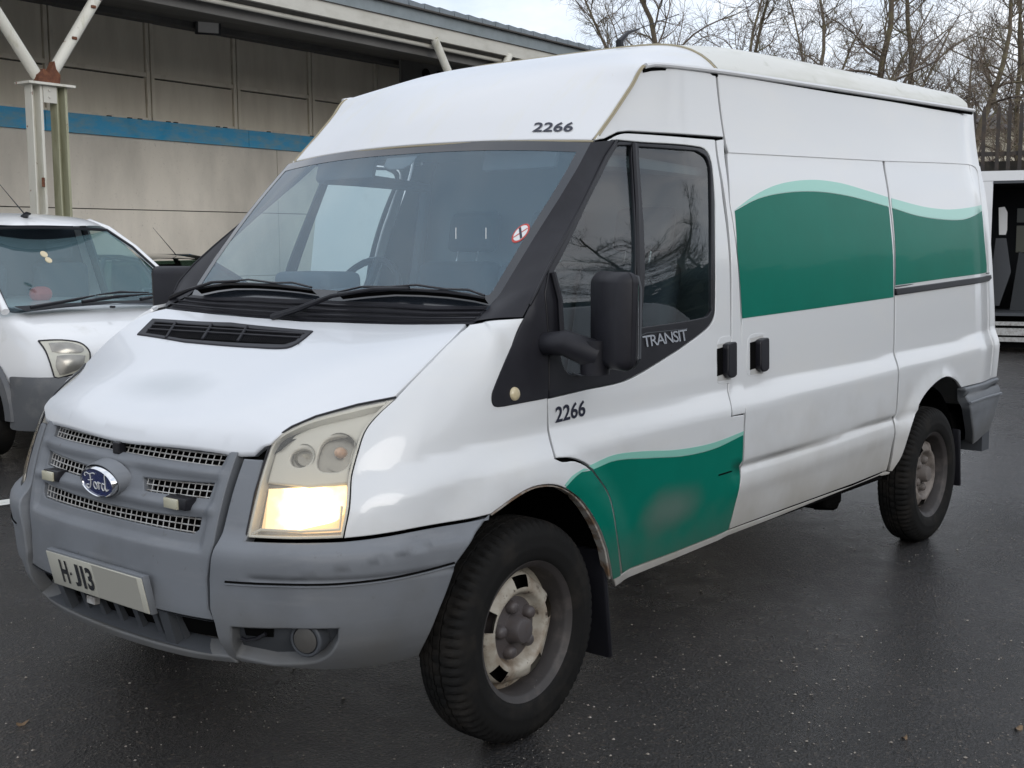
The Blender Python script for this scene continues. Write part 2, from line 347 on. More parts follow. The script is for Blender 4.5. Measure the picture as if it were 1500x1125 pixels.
class Caster:
    def __init__(s, S, u, v):
        s.S = S; U, V = np.meshgrid(u, v, indexing='ij'); P = S(U, V); s.uv = np.stack([U, V], -1).reshape(-1, 2); s.P = P.reshape(-1, 3)
        n, m = len(u), len(v); F = []
        for i in range(n - 1):
            for j in range(m - 1):
                a = i * m + j; F += [(a, a + m, a + m + 1), (a, a + m + 1, a + 1)]
        s.F = F; s.t = BVHTree.FromPolygons([Vector(p) for p in s.P], F)
    def uvof(s, px):
        d = Vector(ray(px)).normalized(); loc, n, i, dist = s.t.ray_cast(Vector(CAM), d)
        if loc is None:   # just outside: nearest point to the line
            best = None
            for D in np.linspace(2.2, 9, 60):
                q = Vector(CAM) + d * D; l, nn, i2, ds = s.t.find_nearest(q)
                if best is None or ds < best[0]: best = (ds, l, i2)
            loc = best[1]; i = best[2]
        f = s.F[i]; A, B, C_ = (np.array(s.P[k]) for k in f); T = np.stack([B - A, C_ - A], -1)
        w, *_ = np.linalg.lstsq(T, np.array(loc) - A, rcond=None)
        return s.uv[f[0]] + w[0] * (s.uv[f[1]] - s.uv[f[0]]) + w[1] * (s.uv[f[2]] - s.uv[f[0]])
    def pt(s, px, off=0):
        u, v = s.uvof(px); p = s.S(u, v)
        return p + off * nrm(s.S, np.array(u), np.array(v)) if off else p
CB = Caster(S_body, np.arange(-.2, L0 + 4.32, .02), np.arange(.32, 2.30, .02))
# bend the bonnet edge so that it meets the lamps, the grille and the wings
_tp = [CB.pt(p) for p in [(178, 640), (250, 650), (300, 655), (336, 657.5), (370, 659), (392, 657), (404, 644), (428, 626), (463, 611), (495, 602), (524, 594), (552, 588), (577, 583), (605, 554), (640, 518), (670, 488)]]
_tq = [(p[0], -p[1]) for p in _tp] + [(-.55, .25), (-.55, .0), (-.3, .3), (-.3, .55), (-.12, .5)]
_tz = np.array([p[2] - S_hood(p[0], p[1])[2] for p in _tp] + [0.] * 5)
def _basis(x, a): u = x + .4; return np.stack([a ** p * u ** q for p in (2, 4, 6) for q in (0, 1, 2)], -1)
_A = np.array([_basis(p[0], p[1]) for p in _tq]); _hw = np.linalg.solve(_A.T @ _A + 1e-4 * np.eye(9), _A.T @ _tz)
CF = Caster(S_bump, np.arange(-.2, L0 + .2, .015), np.arange(.32, .95, .012))
CH = Caster(S_hood, np.arange(-.80, .06, .012), np.arange(-.90, .91, .02))
CW = Caster(S_wind, np.arange(-.90, .91, .02), np.arange(1.2, 2.0, .02))
CR = Caster(S_roof, np.arange(-.08, 3.75, .02), np.arange(-1.04, .05, .02))
def curve(pts):
    """points with a third element are smoothed through (Catmull-Rom)"""
    n = len(pts); out = []
    for i in range(n):
        p0, p1, p2, p3 = pts[i - 1], pts[i], pts[(i + 1) % n], pts[(i + 2) % n]
        out.append(np.array(p1[:2], float))
        if len(p1) > 2 or len(p2) > 2:
            a = np.array(p1[:2], float); b = np.array(p2[:2], float)
            ma = (b - np.array(p0[:2], float)) / 2 if len(p1) > 2 else (b - a); mb = (np.array(p3[:2], float) - a) / 2 if len(p2) > 2 else (b - a)
            L = np.linalg.norm(b - a); ma = ma / (np.linalg.norm(ma) + 1e-9) * L; mb = mb / (np.linalg.norm(mb) + 1e-9) * L
            k = max(3, min(8, int(L / 7)))
            for j in range(1, k):
                t = j / k; t2 = t * t; t3 = t2 * t
                out.append(a * (2 * t3 - 3 * t2 + 1) + ma * (t3 - 2 * t2 + t) + b * (3 * t2 - 2 * t3) + mb * (t3 - t2))
    return out
def poly_uv(C_, pts): return [np.array(C_.uvof(p)) for p in curve(pts)]
def mirror_poly(P, ax):
    Q = []
    for p in reversed(P):
        q = np.array(p); q[ax] = -q[ax]; Q.append(q)
    return list(P) + Q
def area(P): return .5 * sum(P[i][0] * P[(i + 1) % len(P)][1] - P[(i + 1) % len(P)][0] * P[i][1] for i in range(len(P)))
def offset_poly(P, d):
    """shrink a ccw polygon by d"""
    n = len(P); out = []
    for i in range(n):
        a, b, c = P[i - 1], P[i], P[(i + 1) % n]; e1 = b - a; e2 = c - b
        e1 = e1 / (np.linalg.norm(e1) + 1e-12); e2 = e2 / (np.linalg.norm(e2) + 1e-12)
        n1 = np.array([-e1[1], e1[0]]); n2 = np.array([-e2[1], e2[0]]); m_ = n1 + n2; l = np.linalg.norm(m_)
        if l < .3: m_ = n1; k = 1
        else: m_ = m_ / l; k = min(1 / max(m_ @ n1, .35), 2.2)
        out.append(b + m_ * d * k)
    return out
def clean(P, tol=1e-4):
    Q = []
    for p in P:
        if not Q or np.linalg.norm(p - Q[-1]) > tol: Q.append(p)
    if np.linalg.norm(Q[0] - Q[-1]) < tol: Q.pop()
    return Q
def resample(P, h):
    Q = []; n = len(P)
    for i in range(n):
        a, b = P[i], P[(i + 1) % n]; k = max(1, int(math.ceil(np.linalg.norm(b - a) / h)))
        Q += [a + (b - a) * j / k for j in range(k)]
    return Q
def inside(pt, P):
    x = pt[:, 0]; y = pt[:, 1]; c = np.zeros(len(pt), bool); n = len(P)
    for i in range(n):
        x0, y0 = P[i]; x1, y1 = P[i - 1]
        if y0 == y1: continue
        c ^= ((y0 > y) != (y1 > y)) & (x < (x1 - x0) * (y - y0) / (y1 - y0) + x0)
    return c
def panel(name, S, P, m, parent=None, off=0., thick=.014, bev=.003, gap=.002, grid=.03, holes=(), disp=None, edge=True):
    """A sheet-metal panel: polygon P (in the surface's own u,v) cut out of surface S, with a rolled edge and a flange."""
    P = clean(P)
    if area(P) < 0: P = P[::-1]
    H = []
    for h in holes:
        h = clean(h)
        if area(h) < 0: h = h[::-1]
        H.append(h)
    outs = [offset_poly(resample(P, grid), gap)] + [offset_poly(resample(h, grid), -gap)[::-1] for h in H]
    # rings are oriented so the material is on the left
    ins = [offset_poly(o, bev) for o in outs]
    pts = []; edges = []; rid = []
    for q in ins:
        k = len(pts); pts += q; n = len(q); edges += [(k + i, k + (i + 1) % n) for i in range(n)]; rid.append((k, n))
    B = np.array(pts); lo = B.min(0); hi = B.max(0)
    gx, gy = np.meshgrid(np.arange(lo[0] + grid * .5, hi[0], grid), np.arange(lo[1] + grid * .5, hi[1], grid)); g = np.stack([gx.ravel(), gy.ravel()], -1)
    g = g[inside(g, ins[0])] if len(g) else g
    for q in ins[1:]:
        if len(g): g = g[~inside(g, q)]
    if len(g):
        R_ = np.array([p for q in ins for p in resample(q, grid * .6)]); ok = np.ones(len(g), bool)
        for k in range(0, len(g), 400):
            dd = ((g[k:k + 400, None, :] - R_[None]) ** 2).sum(-1).min(1); ok[k:k + 400] = dd > (grid * .42) ** 2
        g = g[ok]
    allp = [Vector(p) for p in pts] + [Vector(p) for p in g]
    r = delaunay_2d_cdt(allp, edges, [], 0, 1e-6)
    vc = np.array([tuple(v) for v in r[0]]); F = [tuple(f) for f in r[2]]
    orig = {}
    for i, o_ in enumerate(r[3]):
        for k in o_: orig[k] = i
    cen = np.array([vc[list(f)].mean(0) for f in F]); ok = inside(cen, ins[0])
    for q in ins[1:]: ok &= ~inside(cen, q)
    F = [f for f, k in zip(F, ok) if k]
    u, v = vc[:, 0], vc[:, 1]; n = nrm(S, u, v); p = S(u, v); o = off + (disp(u, v) if disp is not None else 0)
    p = p + n * (o if np.isscalar(o) else o[:, None])
    if disp is not None:   # numeric normal of the displaced surface
        def SD(a, b): return S(a, b) + nrm(S, a, b) * (off + disp(a, b))[..., None]
        n = nrm(SD, u, v)
    V = list(p); N = list(n)
    s0 = n[F[0][0]]; a, b, c = p[F[0][0]], p[F[0][1]], p[F[0][2]]
    if np.dot(np.cross(b - a, c - a), s0) < 0: F = [f[::-1] for f in F]; flip = True
    else: flip = False
    if edge:
        for (k0, cnt), q_in, q_out in zip(rid, ins, outs):
            q_out = np.array(q_out); uu, vv = q_out[:, 0], q_out[:, 1]; nn = nrm(S, uu, vv); base = S(uu, vv)
            oo = off + (disp(uu, vv) if disp is not None else 0); oo = oo if np.isscalar(oo) else oo[:, None]
            idx = [orig[k0 + i] for i in range(cnt)]; inp = np.array([V[i] for i in idx])
            outd = base + nn * oo - inp; outd -= nn * (outd * nn).sum(-1, keepdims=True); outd /= np.linalg.norm(outd, axis=-1, keepdims=True) + 1e-9
            k1 = len(V); V += list(base + nn * (oo - bev * .8)); N += list((nn * .6 + outd * .8))
            k2 = len(V); V += list(base + nn * (oo - bev * 1.2)); N += list(outd)
            k3 = len(V); V += list(base + nn * (oo - thick)); N += list(outd)
            for i in range(cnt):
                j = (i + 1) % cnt
                for A_, B_ in ((idx, None), (k1, k2), (k2, k3)):
                    if B_ is None: f = (idx[i], k1 + i, k1 + j, idx[j])
                    else: f = (A_ + i, B_ + i, B_ + j, A_ + j)
                    F.append(f if not flip else f[::-1])
    N = np.array(N); N /= np.linalg.norm(N, axis=-1, keepdims=True) + 1e-12
    ob = mk(name, V, F, m, parent)
    me = ob.data   # face winding of the flange: make it agree with the normals
    bad = []
    VV = np.array(V)
    for pl in me.polygons:
        if np.dot(np.array(pl.normal), N[list(pl.vertices)].mean(0)) < 0: bad.append(pl.index)
    if bad:
        F = [f[::-1] if i in set_bad else f for set_bad in (set(bad),) for i, f in enumerate(F)]
        bpy.data.objects.remove(ob); bpy.data.meshes.remove(me); ob = mk(name, V, F, m, parent)
    ob.data.normals_split_custom_set_from_vertices([tuple(x) for x in N])
    return ob
def loft(name, curves, m, parent=None, bulge=0., n=8, k=24, thick=0):
    """surface through 3-D curves (same direction), resampled to k points"""
    def rs(c):
        c = np.array(c, float); t = np.concatenate([[0], np.cumsum(np.linalg.norm(np.diff(c, axis=0), axis=1))]); q = np.linspace(0, t[-1], k)
        return np.stack([np.interp(q, t, c[:, i]) for i in range(3)], -1)
    Cs = [rs(c) for c in curves]; R_ = []
    for a, b in zip(Cs[:-1], Cs[1:]):
        for j in range(n): R_.append(a + (b - a) * j / n)
    R_.append(Cs[-1]); R_ = np.array(R_)
    if bulge:
        d = np.cross(R_[-1] - R_[0], np.gradient(R_[0], axis=0)); d /= np.linalg.norm(d, axis=-1, keepdims=True) + 1e-9
        o = R_[0] - np.array([1.6, 0, 1.0]); s = np.sign((d * o).sum(-1, keepdims=True)); d = d * s
        q = np.linspace(0, 1, len(R_)); R_ = R_ + (np.sin(q * math.pi) * bulge)[:, None, None] * d[None]
    r, c_ = R_.shape[:2]; V = R_.reshape(-1, 3); F = [(i * c_ + j, i * c_ + j + 1, (i + 1) * c_ + j + 1, (i + 1) * c_ + j) for i in range(r - 1) for j in range(c_ - 1)]
    g = G(); g.add(V, F); ob = g.build(name, m, parent, smooth=True)
    return ob
def text_mesh(s, bold=0.0, shear=0.0, space=1.0):
    cu = bpy.data.curves.new('t', 'FONT'); cu.body = s; cu.size = 1; cu.offset = bold; cu.shear = shear; cu.space_character = space
    cu.resolution_u = 3; ob = bpy.data.objects.new('t', cu); COL.objects.link(ob)
    dg = bpy.context.evaluated_depsgraph_get(); me = bpy.data.meshes.new_from_object(ob.evaluated_get(dg))
    V = np.array([tuple(v.co)[:2] for v in me.vertices]); F = [tuple(p.vertices) for p in me.polygons]
    bpy.data.objects.remove(ob); bpy.data.curves.remove(cu); bpy.data.meshes.remove(me)
    V -= V.min(0); V /= V.max(0); return V, F
def text_on(C_, s, O, E_, U, m, parent, name='lettering', off=.002, bold=0., shear=0., space=1.0):
    """lettering laid on a surface; O, E_, U: photo positions of its lower left, lower right and upper left"""
    V, F = text_mesh(s, bold, shear, space); O, E_, U = (np.array(q, float) for q in (O, E_, U)); P = []
    for a, b in V: P.append(C_.pt(O + (E_ - O) * a + (U - O) * b, off))
    return mk(name, P, F, m, parent, smooth=False)

# ================================================================== THE WHITE VAN WITH THE GREEN WAVE
van = empty('delivery_van')
tag(van, 'big white van with dark green wave graphics and one lit headlight in the foreground', 'van')
rnd = lambda v: np.array(v, float)
# ---- bonnet
front_y = np.linspace(0, .52, 12)
_fe = [CH.uvof(p) for p in [(178, 640), (210, 644.6), (250, 649.6), (300, 655), (336, 657.5), (370, 658.5), (388, 657.5)]]
_fc = np.polyfit([q[1] ** 2 for q in _fe], [q[0] for q in _fe], 2)
hh = [rnd((np.polyval(_fc, y * y) - .006, -y)) for y in np.linspace(0, .56, 14)]
hh += poly_uv(CH, [(395, 656), (402, 645, 1), (428, 626, 1), (463, 611, 1), (524, 593), (575, 583), (605, 553, 1), (640, 517, 1), (683, 474)])[:-1] if False else \
    [np.array(CH.uvof(p)) for p in curve([(395, 656), (405, 642, 1), (428, 626, 1), (463, 611, 1), (524, 593, 1), (575, 583), (605, 553, 1), (640, 517, 1), (683, 474), (683, 474)])][:-2]
hh += [np.array(CH.uvof(p)) for p in [(683, 474), (655, 474.5), (620, 474.8), (560, 474), (500, 472)]] + [rnd((-.058, 0))]
hood_poly = mirror_poly(hh[1:-1] if False else hh, 1)
def hood_disp(x, y):
    a = np.abs(y); return .0 * a * sstep(-x, .1, .25) - .0 * a
bonnet = panel('bonnet', S_hood, hood_poly, 'paint_hood', van, grid=.022, thick=.02, disp=hood_disp, gap=.0015, bev=.0035)
# bonnet inner (dark, closes the shut lines)
panel('engine_bay_lining', S_hood, [p * np.array([1, 1.04]) for p in hood_poly], 'void', van, off=-.028, grid=.06, thick=.004, edge=False)
_hc = CH.pt((245, 565)); _hq = [rnd((_hc[0] - .16, _hc[1] - .36)), rnd((_hc[0] + .16, _hc[1] - .36)), rnd((_hc[0] + .16, _hc[1] + .36)), rnd((_hc[0] - .16, _hc[1] + .36))]
panel('bonnet_smudge', S_hood, _hq, soft('bonnet_smudge_film', (.50, .54, .55), _hc, (.09, .22, .4), .22), bonnet, off=.0012, disp=hood_disp, thick=.0006, bev=.0002, gap=0, grid=.04, edge=False)  # soft grey-green smudge over the bonnet, fading outwards
# ---- bonnet air vent
vent_px = [(225, 468), (455, 485), (437, 503, 1), (418, 511, 1), (330, 504), (202, 489.5), (207, 482)]
vp = [(201, 491), (224, 468), (340, 474), (459, 486), (441, 501, 1), (420, 511, 1), (360, 509.5), (270, 502)]
vent_uv = poly_uv(CH, vp)
ventframe = panel('bonnet_vent', S_hood, vent_uv, 'black_rough', van, off=.006, grid=.02, thick=.012, gap=0,
                  holes=[poly_uv(CH, [(214, 489), (228, 473), (340, 479.5), (446, 489), (432, 502), (418, 506.5), (360, 504.5), (270, 498)])])
panel('vent_recess', S_hood, poly_uv(CH, [(212, 490), (227, 472), (340, 478), (448, 488), (434, 503), (418, 508), (360, 506), (270, 499)]), 'void', ventframe, off=-.0045 + .006, grid=.03, thick=.003, gap=0, edge=False)
def hp(px, off=0): return CH.pt(px, off)
for a, b in (((218, 484), (440, 497)), ((224, 478), (446, 491.5))):
    g = G(); g.tube([hp((a[0] + (b[0] - a[0]) * t, a[1] + (b[1] - a[1]) * t), .006) for t in np.linspace(0, 1, 10)], .0035, 6); g.build('slat', 'black_rough', ventframe, True)
for x in (250, 261 + 42, 355):
    g = G(); g.tube([hp((x + 8, 475 + (x - 250) * .055), .007), hp((x - 6, 500 + (x - 250) * .055 - 3), .007)], .005, 6); g.build('rib', 'black_rough', ventframe, True)
gm = G()
for i in range(74):
    x = 220 + i * 3.05
    gm.tube([hp((x + 4, 478 + (x - 228) * .06), .004), hp((x - 5, 493 + (x - 220) * .06), .004)], .0011, 4, False)
tag(gm.build('vent_gauze', 'black_rough', ventframe, True), kind='stuff')

# ---- windscreen
wr = [(866, 209), (846, 247), (820, 290), (785, 345), (765, 378), (745, 411), (733, 431), (717, 449)]
wb = [(640, 449), (560, 443)]
top = [rnd((-y, 1.903 - .030 * (y / .79) ** 2.4)) for y in np.linspace(0, .76, 12)]
ws_half = top + [np.array(CW.uvof(p)) for p in wr] + [np.array(CW.uvof(p)) for p in wb] + [rnd((-.12, 1.342)), rnd((0, 1.345))]
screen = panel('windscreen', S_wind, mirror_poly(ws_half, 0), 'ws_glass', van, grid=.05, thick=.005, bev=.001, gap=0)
# ceramic black band round the glass
def inset_half(P, d):
    full = clean(mirror_poly(P, 0)); full = full if area(full) > 0 else full[::-1]; return offset_poly(resample(full, .03), d)
full = clean(mirror_poly(ws_half, 0)); full = full if area(full) > 0 else full[::-1]
inner = offset_poly(resample(full, .04), .034)
panel('black_band', S_wind, full, 'frit', screen, off=.0015, grid=.04, thick=.001, bev=.0003, gap=0, holes=[inner])
# sun shade band hanging behind the mirror in the glass
panel('rear_view_mirror_mount', S_wind, [rnd(p) for p in [(-.08, 1.87), (.09, 1.87), (.075, 1.83), (.03, 1.815), (-.04, 1.815), (-.07, 1.83)]], 'frit', screen, off=-.006, grid=.05, thick=.003)
# no-smoking sticker
for k, (r0, mm, off) in enumerate([(.031, 'red', .002), (.025, 'white', .0028)]):
    c = CW.uvof((763, 342)); panel('sticker', S_wind, [rnd((c[0] + r0 * .85 * math.cos(a), c[1] + r0 * math.sin(a))) for a in np.linspace(0, 2 * math.pi, 24, False)], mm, screen, off=off, grid=.02, thick=.0004, bev=.0002, gap=0)
c = CW.uvof((763, 342))
for (a, w, mm) in ((.9, .0035, 'ink'), (-.75, .002, 'red')):
    d = np.array([math.cos(a) * .022, math.sin(a) * .022]); q = np.array([-math.sin(a), math.cos(a)]) * w; panel('sticker_bar', S_wind, [c - d - q, c + d - q, c + d + q, c - d + q], mm, screen, off=.0035, grid=.02, thick=.0003, bev=.0001, gap=0)
for x, y0, y1 in ((668, 334, 350), (712, 334, 350)):
    g = G(); g.tube([CW.pt((x, y0), .001), CW.pt((x, y1), .001)], .0013, 4); g.build('sticker_edge', 'white', screen)

# ---- A pillars
inn = [CW.pt(p, .002) for p in wr[:-1]] + [CW.pt((720, 447), .002), CH.pt((700, 470), .004), CH.pt((687, 473.5), .004)]
outc = [CB.pt(p, .002) for p in [(902, 206), (886, 230), (850, 303), (820, 358), (801, 393), (785, 426), (775, 447), (765, 465)]]
ap = loft('windscreen_pillar', [inn, outc], 'black_rough', van, bulge=.005, n=8, k=30); mirrored(ap)
g = G(); g.tube([p + np.array([0, -.003, 0]) for p in outc[:-1]], .005, 6); rb = g.build('door_seal', 'black', van, True); mirrored(rb)
# ---- scuttle (cowl) between bonnet and glass
back = [CW.pt(p, .003) for p in [(717, 449), (640, 449), (560, 443)]] + [S_wind(-.12, 1.342), S_wind(0., 1.345)]
frontc = [CH.pt(p, -.004) for p in [(690, 473), (655, 473), (620, 473), (560, 472.5), (500, 470)]] + [S_hood(-.055, 0.)]
mir = lambda C_: list(C_) + [np.array([p[0], -p[1], p[2]]) for p in reversed(C_[:-1])]
sc1 = loft('scuttle_panel', [mir(frontc), [p + np.array([.02, 0, .006]) for p in mir(frontc)], mir(back)], 'black_rough', van, bulge=0, n=4, k=60)
g = G()
for q in (.25, .5, .75):
    a = np.array([f * (1 - q) + b * q for f, b in zip([np.array(p) for p in mir([frontc[i] for i in (0, 1, 2, 3, 4, 5)])], [np.array(p) for p in mir([back[0], back[1] * .6 + back[0] * .4, back[1], back[2], back[3], back[4]])])])
    g.tube([p + np.array([0, 0, .004]) for p in a], .004, 5)
g.build('rib', 'black_rough', sc1, True)

# ---- roof
def roof_disp(t, f): return .004 * np.exp(-((np.abs(f) - .93) / .02) ** 2) * sstep(t, .42, .6) * 0
cap = [rnd((0.0, 0)), *[rnd((0.0 , -f)) for f in np.linspace(.1, .99, 10)], *[rnd((t, -.995)) for t in np.linspace(.03, .885, 24)], rnd((.885, -.6)), rnd((.885, 0))]
roofcap = panel('roof_front', S_roof, mirror_poly(cap, 1), 'paint_roof', van, grid=.03, thick=.02, gap=.002)
rp = [rnd((.89, 0)), rnd((.89, -.6)), *[rnd((t, -.995)) for t in np.linspace(.89, 3.66, 50)], rnd((3.70, -.97)), rnd((3.70, -.6)), rnd((3.70, 0))]
roof = panel('roof', S_roof, mirror_poly(rp, 1), 'roof_top', van, grid=.045, thick=.02, gap=.002, bev=.012)
g = G(); g.tube([S_roof(.887, -f) + np.array([0, 0, .001]) for f in np.linspace(-1, 1, 40)], .006, 6); g.build('roof_seal', 'grime', van, True)
g = G(); g.tube([S_roof(.90, -f) + np.array([0, 0, .001]) for f in np.linspace(-1, 1, 40)], .003, 6); g.build('roof_seal', 'black', van, True)
edge = [S_roof(t, -1.0) for t in np.linspace(.40, 3.68, 60)]
g = G(); g.tube([p + np.array([0, -.012, -.002]) for p in edge], .010, 8); gut = g.build('roof_gutter', 'paint_roof', van, True); mirrored(gut)
g = G(); g.tube([p + np.array([0, -.001, -.017]) for p in edge], .008, 6); gs = g.build('gutter_gap', 'void', van, True); mirrored(gs)
g = G(); g.tube([S_roof(t, -1.0) + np.array([0, -.002, 0]) for t in np.linspace(0.0, .42, 16)], .0045, 6); q = g.build('roof_seal', 'grime', van, True); mirrored(q)
g = G(); g.tube([S_roof(t, -1.012) for t in np.linspace(0.02, .41, 16)], .003, 6); q = g.build('roof_seal', 'grime', van, True); mirrored(q)
g = G(); g.tube([S_roof(-.004, -f) + np.array([0, 0, -.002]) for f in np.linspace(-1, 1, 40)], .004, 6); g.build('screen_seal', 'grime', van, True)
# roof aerial
g = G(); b0 = S_roof(.97, -.35); g.tube([b0 + np.array([0, 0, -.01]), b0 + np.array([-.01, 0, .03]), b0 + np.array([.05, 0, .075]), b0 + np.array([.13, 0, .10])], [.022, .017, .008, .004], 8); g.tube([b0 + np.array([.12, 0, .098]), b0 + np.array([.42, -.02, .20])], .0022, 5)
g.build('roof_aerial', 'black', van, True)

# ---- side panels
def side(name, px, m, off=0., hole=None, parent=van, grid=.035, mirror=True, **k):
    o = panel(name, S_body, poly_uv(CB, px), m, parent, off=off, grid=grid, holes=[poly_uv(CB, h) for h in (hole or [])], **k)
    if mirror: return o, mirrored(o)
    return o
side('cab_upper_panel', [(871, 206), (885, 204), (905, 194), (921, 192.5), (1060, 201.5), (1048, 107), (940, 95), (905, 150)], 'paint', off=.002)
side('upper_side_panel', [(1050, 107), (1424, 162), (1440, 250), (1447, 330), (1457, 480), (1459, 552), (1450, 555), (1446, 400), (1433, 262, 1), (1428, 246, 1), (1412, 241.5, 1), (1294, 237), (1066, 225)], 'paint', off=.004)
slide_px = [(1066, 222), (1293, 233), (1303, 300), (1310, 435), (1316, 545), (1313, 600), (1299, 690), (1250, 709), (1160, 742), (1068, 776), (1084, 712), (1086, 686), (1092, 632), (1093, 600), (1087, 469), (1070, 297)]
slider, slider_far = side('sliding_door', slide_px, 'paint', grid=.02)
slider_far.name = 'side_panel'
side('rear_quarter_panel', [(1296, 233.5), (1416, 237), (1436, 243), (1440, 262), (1450, 400), (1455, 554), (1409, 568), (1401, 557, 1), (1387, 552, 1), (1369, 563, 1), (1350, 587, 1), (1337, 621, 1), (1321, 669, 1), (1307, 691), (1302, 691), (1315, 600), (1318, 545), (1312, 435), (1305, 300)], 'paint', grid=.025)
side('door_pillar', [(1050, 205), (1061, 203), (1069, 297), (1086, 469), (1091, 571), (1092, 606), (1073, 610), (1072, 493)], 'paint')
skin = [(803, 584), (805, 630), (815, 671), (843, 672, 1), (868, 686, 1), (893, 726, 1), (905, 790, 1), (911, 841), (990, 808), (1066, 777), (1083, 712), (1084, 686), (1090, 632), (1091, 607), (1072, 610), (1071, 493), (1060, 297), (1048, 204), (921, 194.5, 1), (905, 197, 1), (889, 206), (907, 205.5), (932, 208), (1027, 216, 1), (1040, 228, 1), (1045, 255, 1), (1048, 297), (1048, 455, 1), (1044, 471, 1), (1034, 483, 1), (995, 512), (944, 544), (913, 559, 1), (858, 571)]
door, door_far = side('front_door', skin, 'paint', grid=.018)
fend = [(503, 789.5), (514, 707), (522, 670), (534, 633, 1), (550, 611, 1), (579, 583), (607, 553, 1), (642, 517, 1), (685, 473.5), (700, 471.5), (769, 465), (731, 572), (730, 586), (802, 578), (802.5, 585), (803, 630), (813, 671), (825, 676, 1), (843, 675, 1), (866, 688, 1), (891, 727, 1), (903, 790, 1), (909, 844), (897, 850), (890, 806), (877, 771, 1), (852, 733, 1), (822, 713, 1), (795, 711, 1), (768, 720, 1), (719, 754), (600, 776)]
fender, ff = side('front_wing', fend, 'paint', grid=.0145)
side('wing_trim', [(766, 466), (721, 572, 1), (719.5, 588, 1), (724, 596.5, 1), (738, 596.5), (803, 584), (803, 505), (797, 430), (803, 394), (786, 427)], 'black_rough', off=.004, grid=.025)
trim_px = [(803, 584), (858, 570.5), (912, 558.5, 1), (944, 543, 1), (995, 511.5), (1034, 482, 1), (1043, 470, 1), (1047, 455, 1), (1046.5, 297), (1044, 255, 1), (1039, 229, 1), (1026, 217, 1), (932, 209), (907, 206.5), (893, 217), (803, 394), (797, 430), (803, 505)]
qg = [(905, 214), (924, 214), (930, 400), (931, 522), (921, 532), (847, 549.5), (832, 546, 1), (822, 525, 1), (823, 454), (817, 420), (812, 398), (860, 300)]
mg = [(936, 216), (1020, 222), (1034, 231, 1), (1040, 250, 1), (1042, 454), (1033, 464, 1), (939, 479)]
dt, dt_far = side('window_frame', trim_px, 'black', off=.003, hole=[qg, mg], grid=.03, parent=door)
dt_far.parent = door_far
for nm, q in (('quarter_window', qg), ('door_window', mg)):
    a, b = side(nm, q, 'side_glass', off=-.006, grid=.04, thick=.004, bev=.001, gap=-.004, parent=door); b.parent = door_far
g = G(); g.tube([CB.pt(p, .006) for p in [(836, 547), (847, 550), (880, 543), (921, 533)]], .004, 6); g.build('window_lip', 'grey_dark', door, True)
g = G(); g.tube([CB.pt(p, .006) for p in [(927, 211), (932, 300), (934, 400), (935, 480)]], .010, 6); g.build('window_divider', 'black', door, True)
# dark backing that closes the shut lines (never behind the windows)
for nm, q in (('inner_side_structure', [(1066, 215), (1300, 225), (1430, 240), (1447, 330), (1457, 552), (1410, 565), (1387, 545), (1350, 580), (1305, 688), (1068, 773), (1085, 712), (1085, 469), (1055, 210)]),
              ('inner_upper_structure', [(872, 204), (940, 97), (1050, 108), (1424, 164), (1436, 240), (1294, 245), (1066, 232), (1058, 206), (905, 198)]),
              ('inner_door_structure', [(720, 590), (803, 590), (913, 566), (1034, 490), (1048, 470), (1050, 210), (1062, 210), (1088, 480), (1093, 600), (1083, 712), (1064, 775), (911, 838), (903, 790), (888, 726), (866, 692), (843, 680), (812, 674), (700, 720), (600, 760), (510, 780), (520, 690), (560, 620), (640, 540)])):
    o = panel(nm, S_body, poly_uv(CB, q), 'void', van, off=-.024, grid=.08, thick=.003, edge=False); mirrored(o)
# sill
side('sill', [(900, 846), (911, 843), (990, 810), (1068, 778), (1160, 744), (1250, 711), (1301, 691.5), (1306, 692), (1303, 696), (1250, 717), (1160, 751), (1068, 786), (990, 820), (903, 861)], 'paint', off=-.004, grid=.03)
# door step line at the foot of the front door
g = G(); g.tube([CB.pt(p, .001) for p in [(1052, 696), (1068, 691), (1083, 687)]], .0035, 5); g.build('press_line', 'void', door, True)
# green wave
side('green_wave', [(1076, 309), (1111, 291, 1), (1151, 282.5, 1), (1195, 281, 1), (1240, 287, 1), (1275, 296, 1), (1301.5, 303.5), (1304, 330), (1308.5, 435.5), (1200, 451), (1087, 466.5), (1080, 371)], 'green', off=.0016, parent=slider, mirror=False, thick=.001, bev=.0004, gap=0, grid=.05)
side('mint_wave', [(1075.6, 308), (1107, 285, 1), (1142, 269.5, 1), (1187, 263.5, 1), (1227, 267.5, 1), (1262, 277, 1), (1300.5, 289), (1301.5, 303), (1275, 295.5, 1), (1240, 286.5, 1), (1195, 280.5, 1), (1151, 282, 1), (1111, 290.5, 1)], 'mint', off=.0020, parent=slider, mirror=False, thick=.001, bev=.0004, gap=0, grid=.04)
side('green_wave', [(1306.5, 305), (1342, 316, 1), (1378, 321.5, 1), (1409, 322, 1), (1427, 316, 1), (1440, 308), (1445, 399), (1380, 408.5), (1311.5, 418)], 'green', off=.0016, parent=van, mirror=False, thick=.001, bev=.0004, gap=0, grid=.05)
side('mint_wave', [(1305.5, 290.5), (1351, 302.5, 1), (1380, 306.5, 1), (1396, 306.7, 1), (1420, 304, 1), (1439, 300), (1440, 307.6), (1427, 315.5, 1), (1409, 321.5, 1), (1378, 321, 1), (1342, 315.5, 1), (1306.5, 304.5)], 'mint', off=.0020, parent=van, mirror=False, thick=.001, bev=.0004, gap=0, grid=.04)
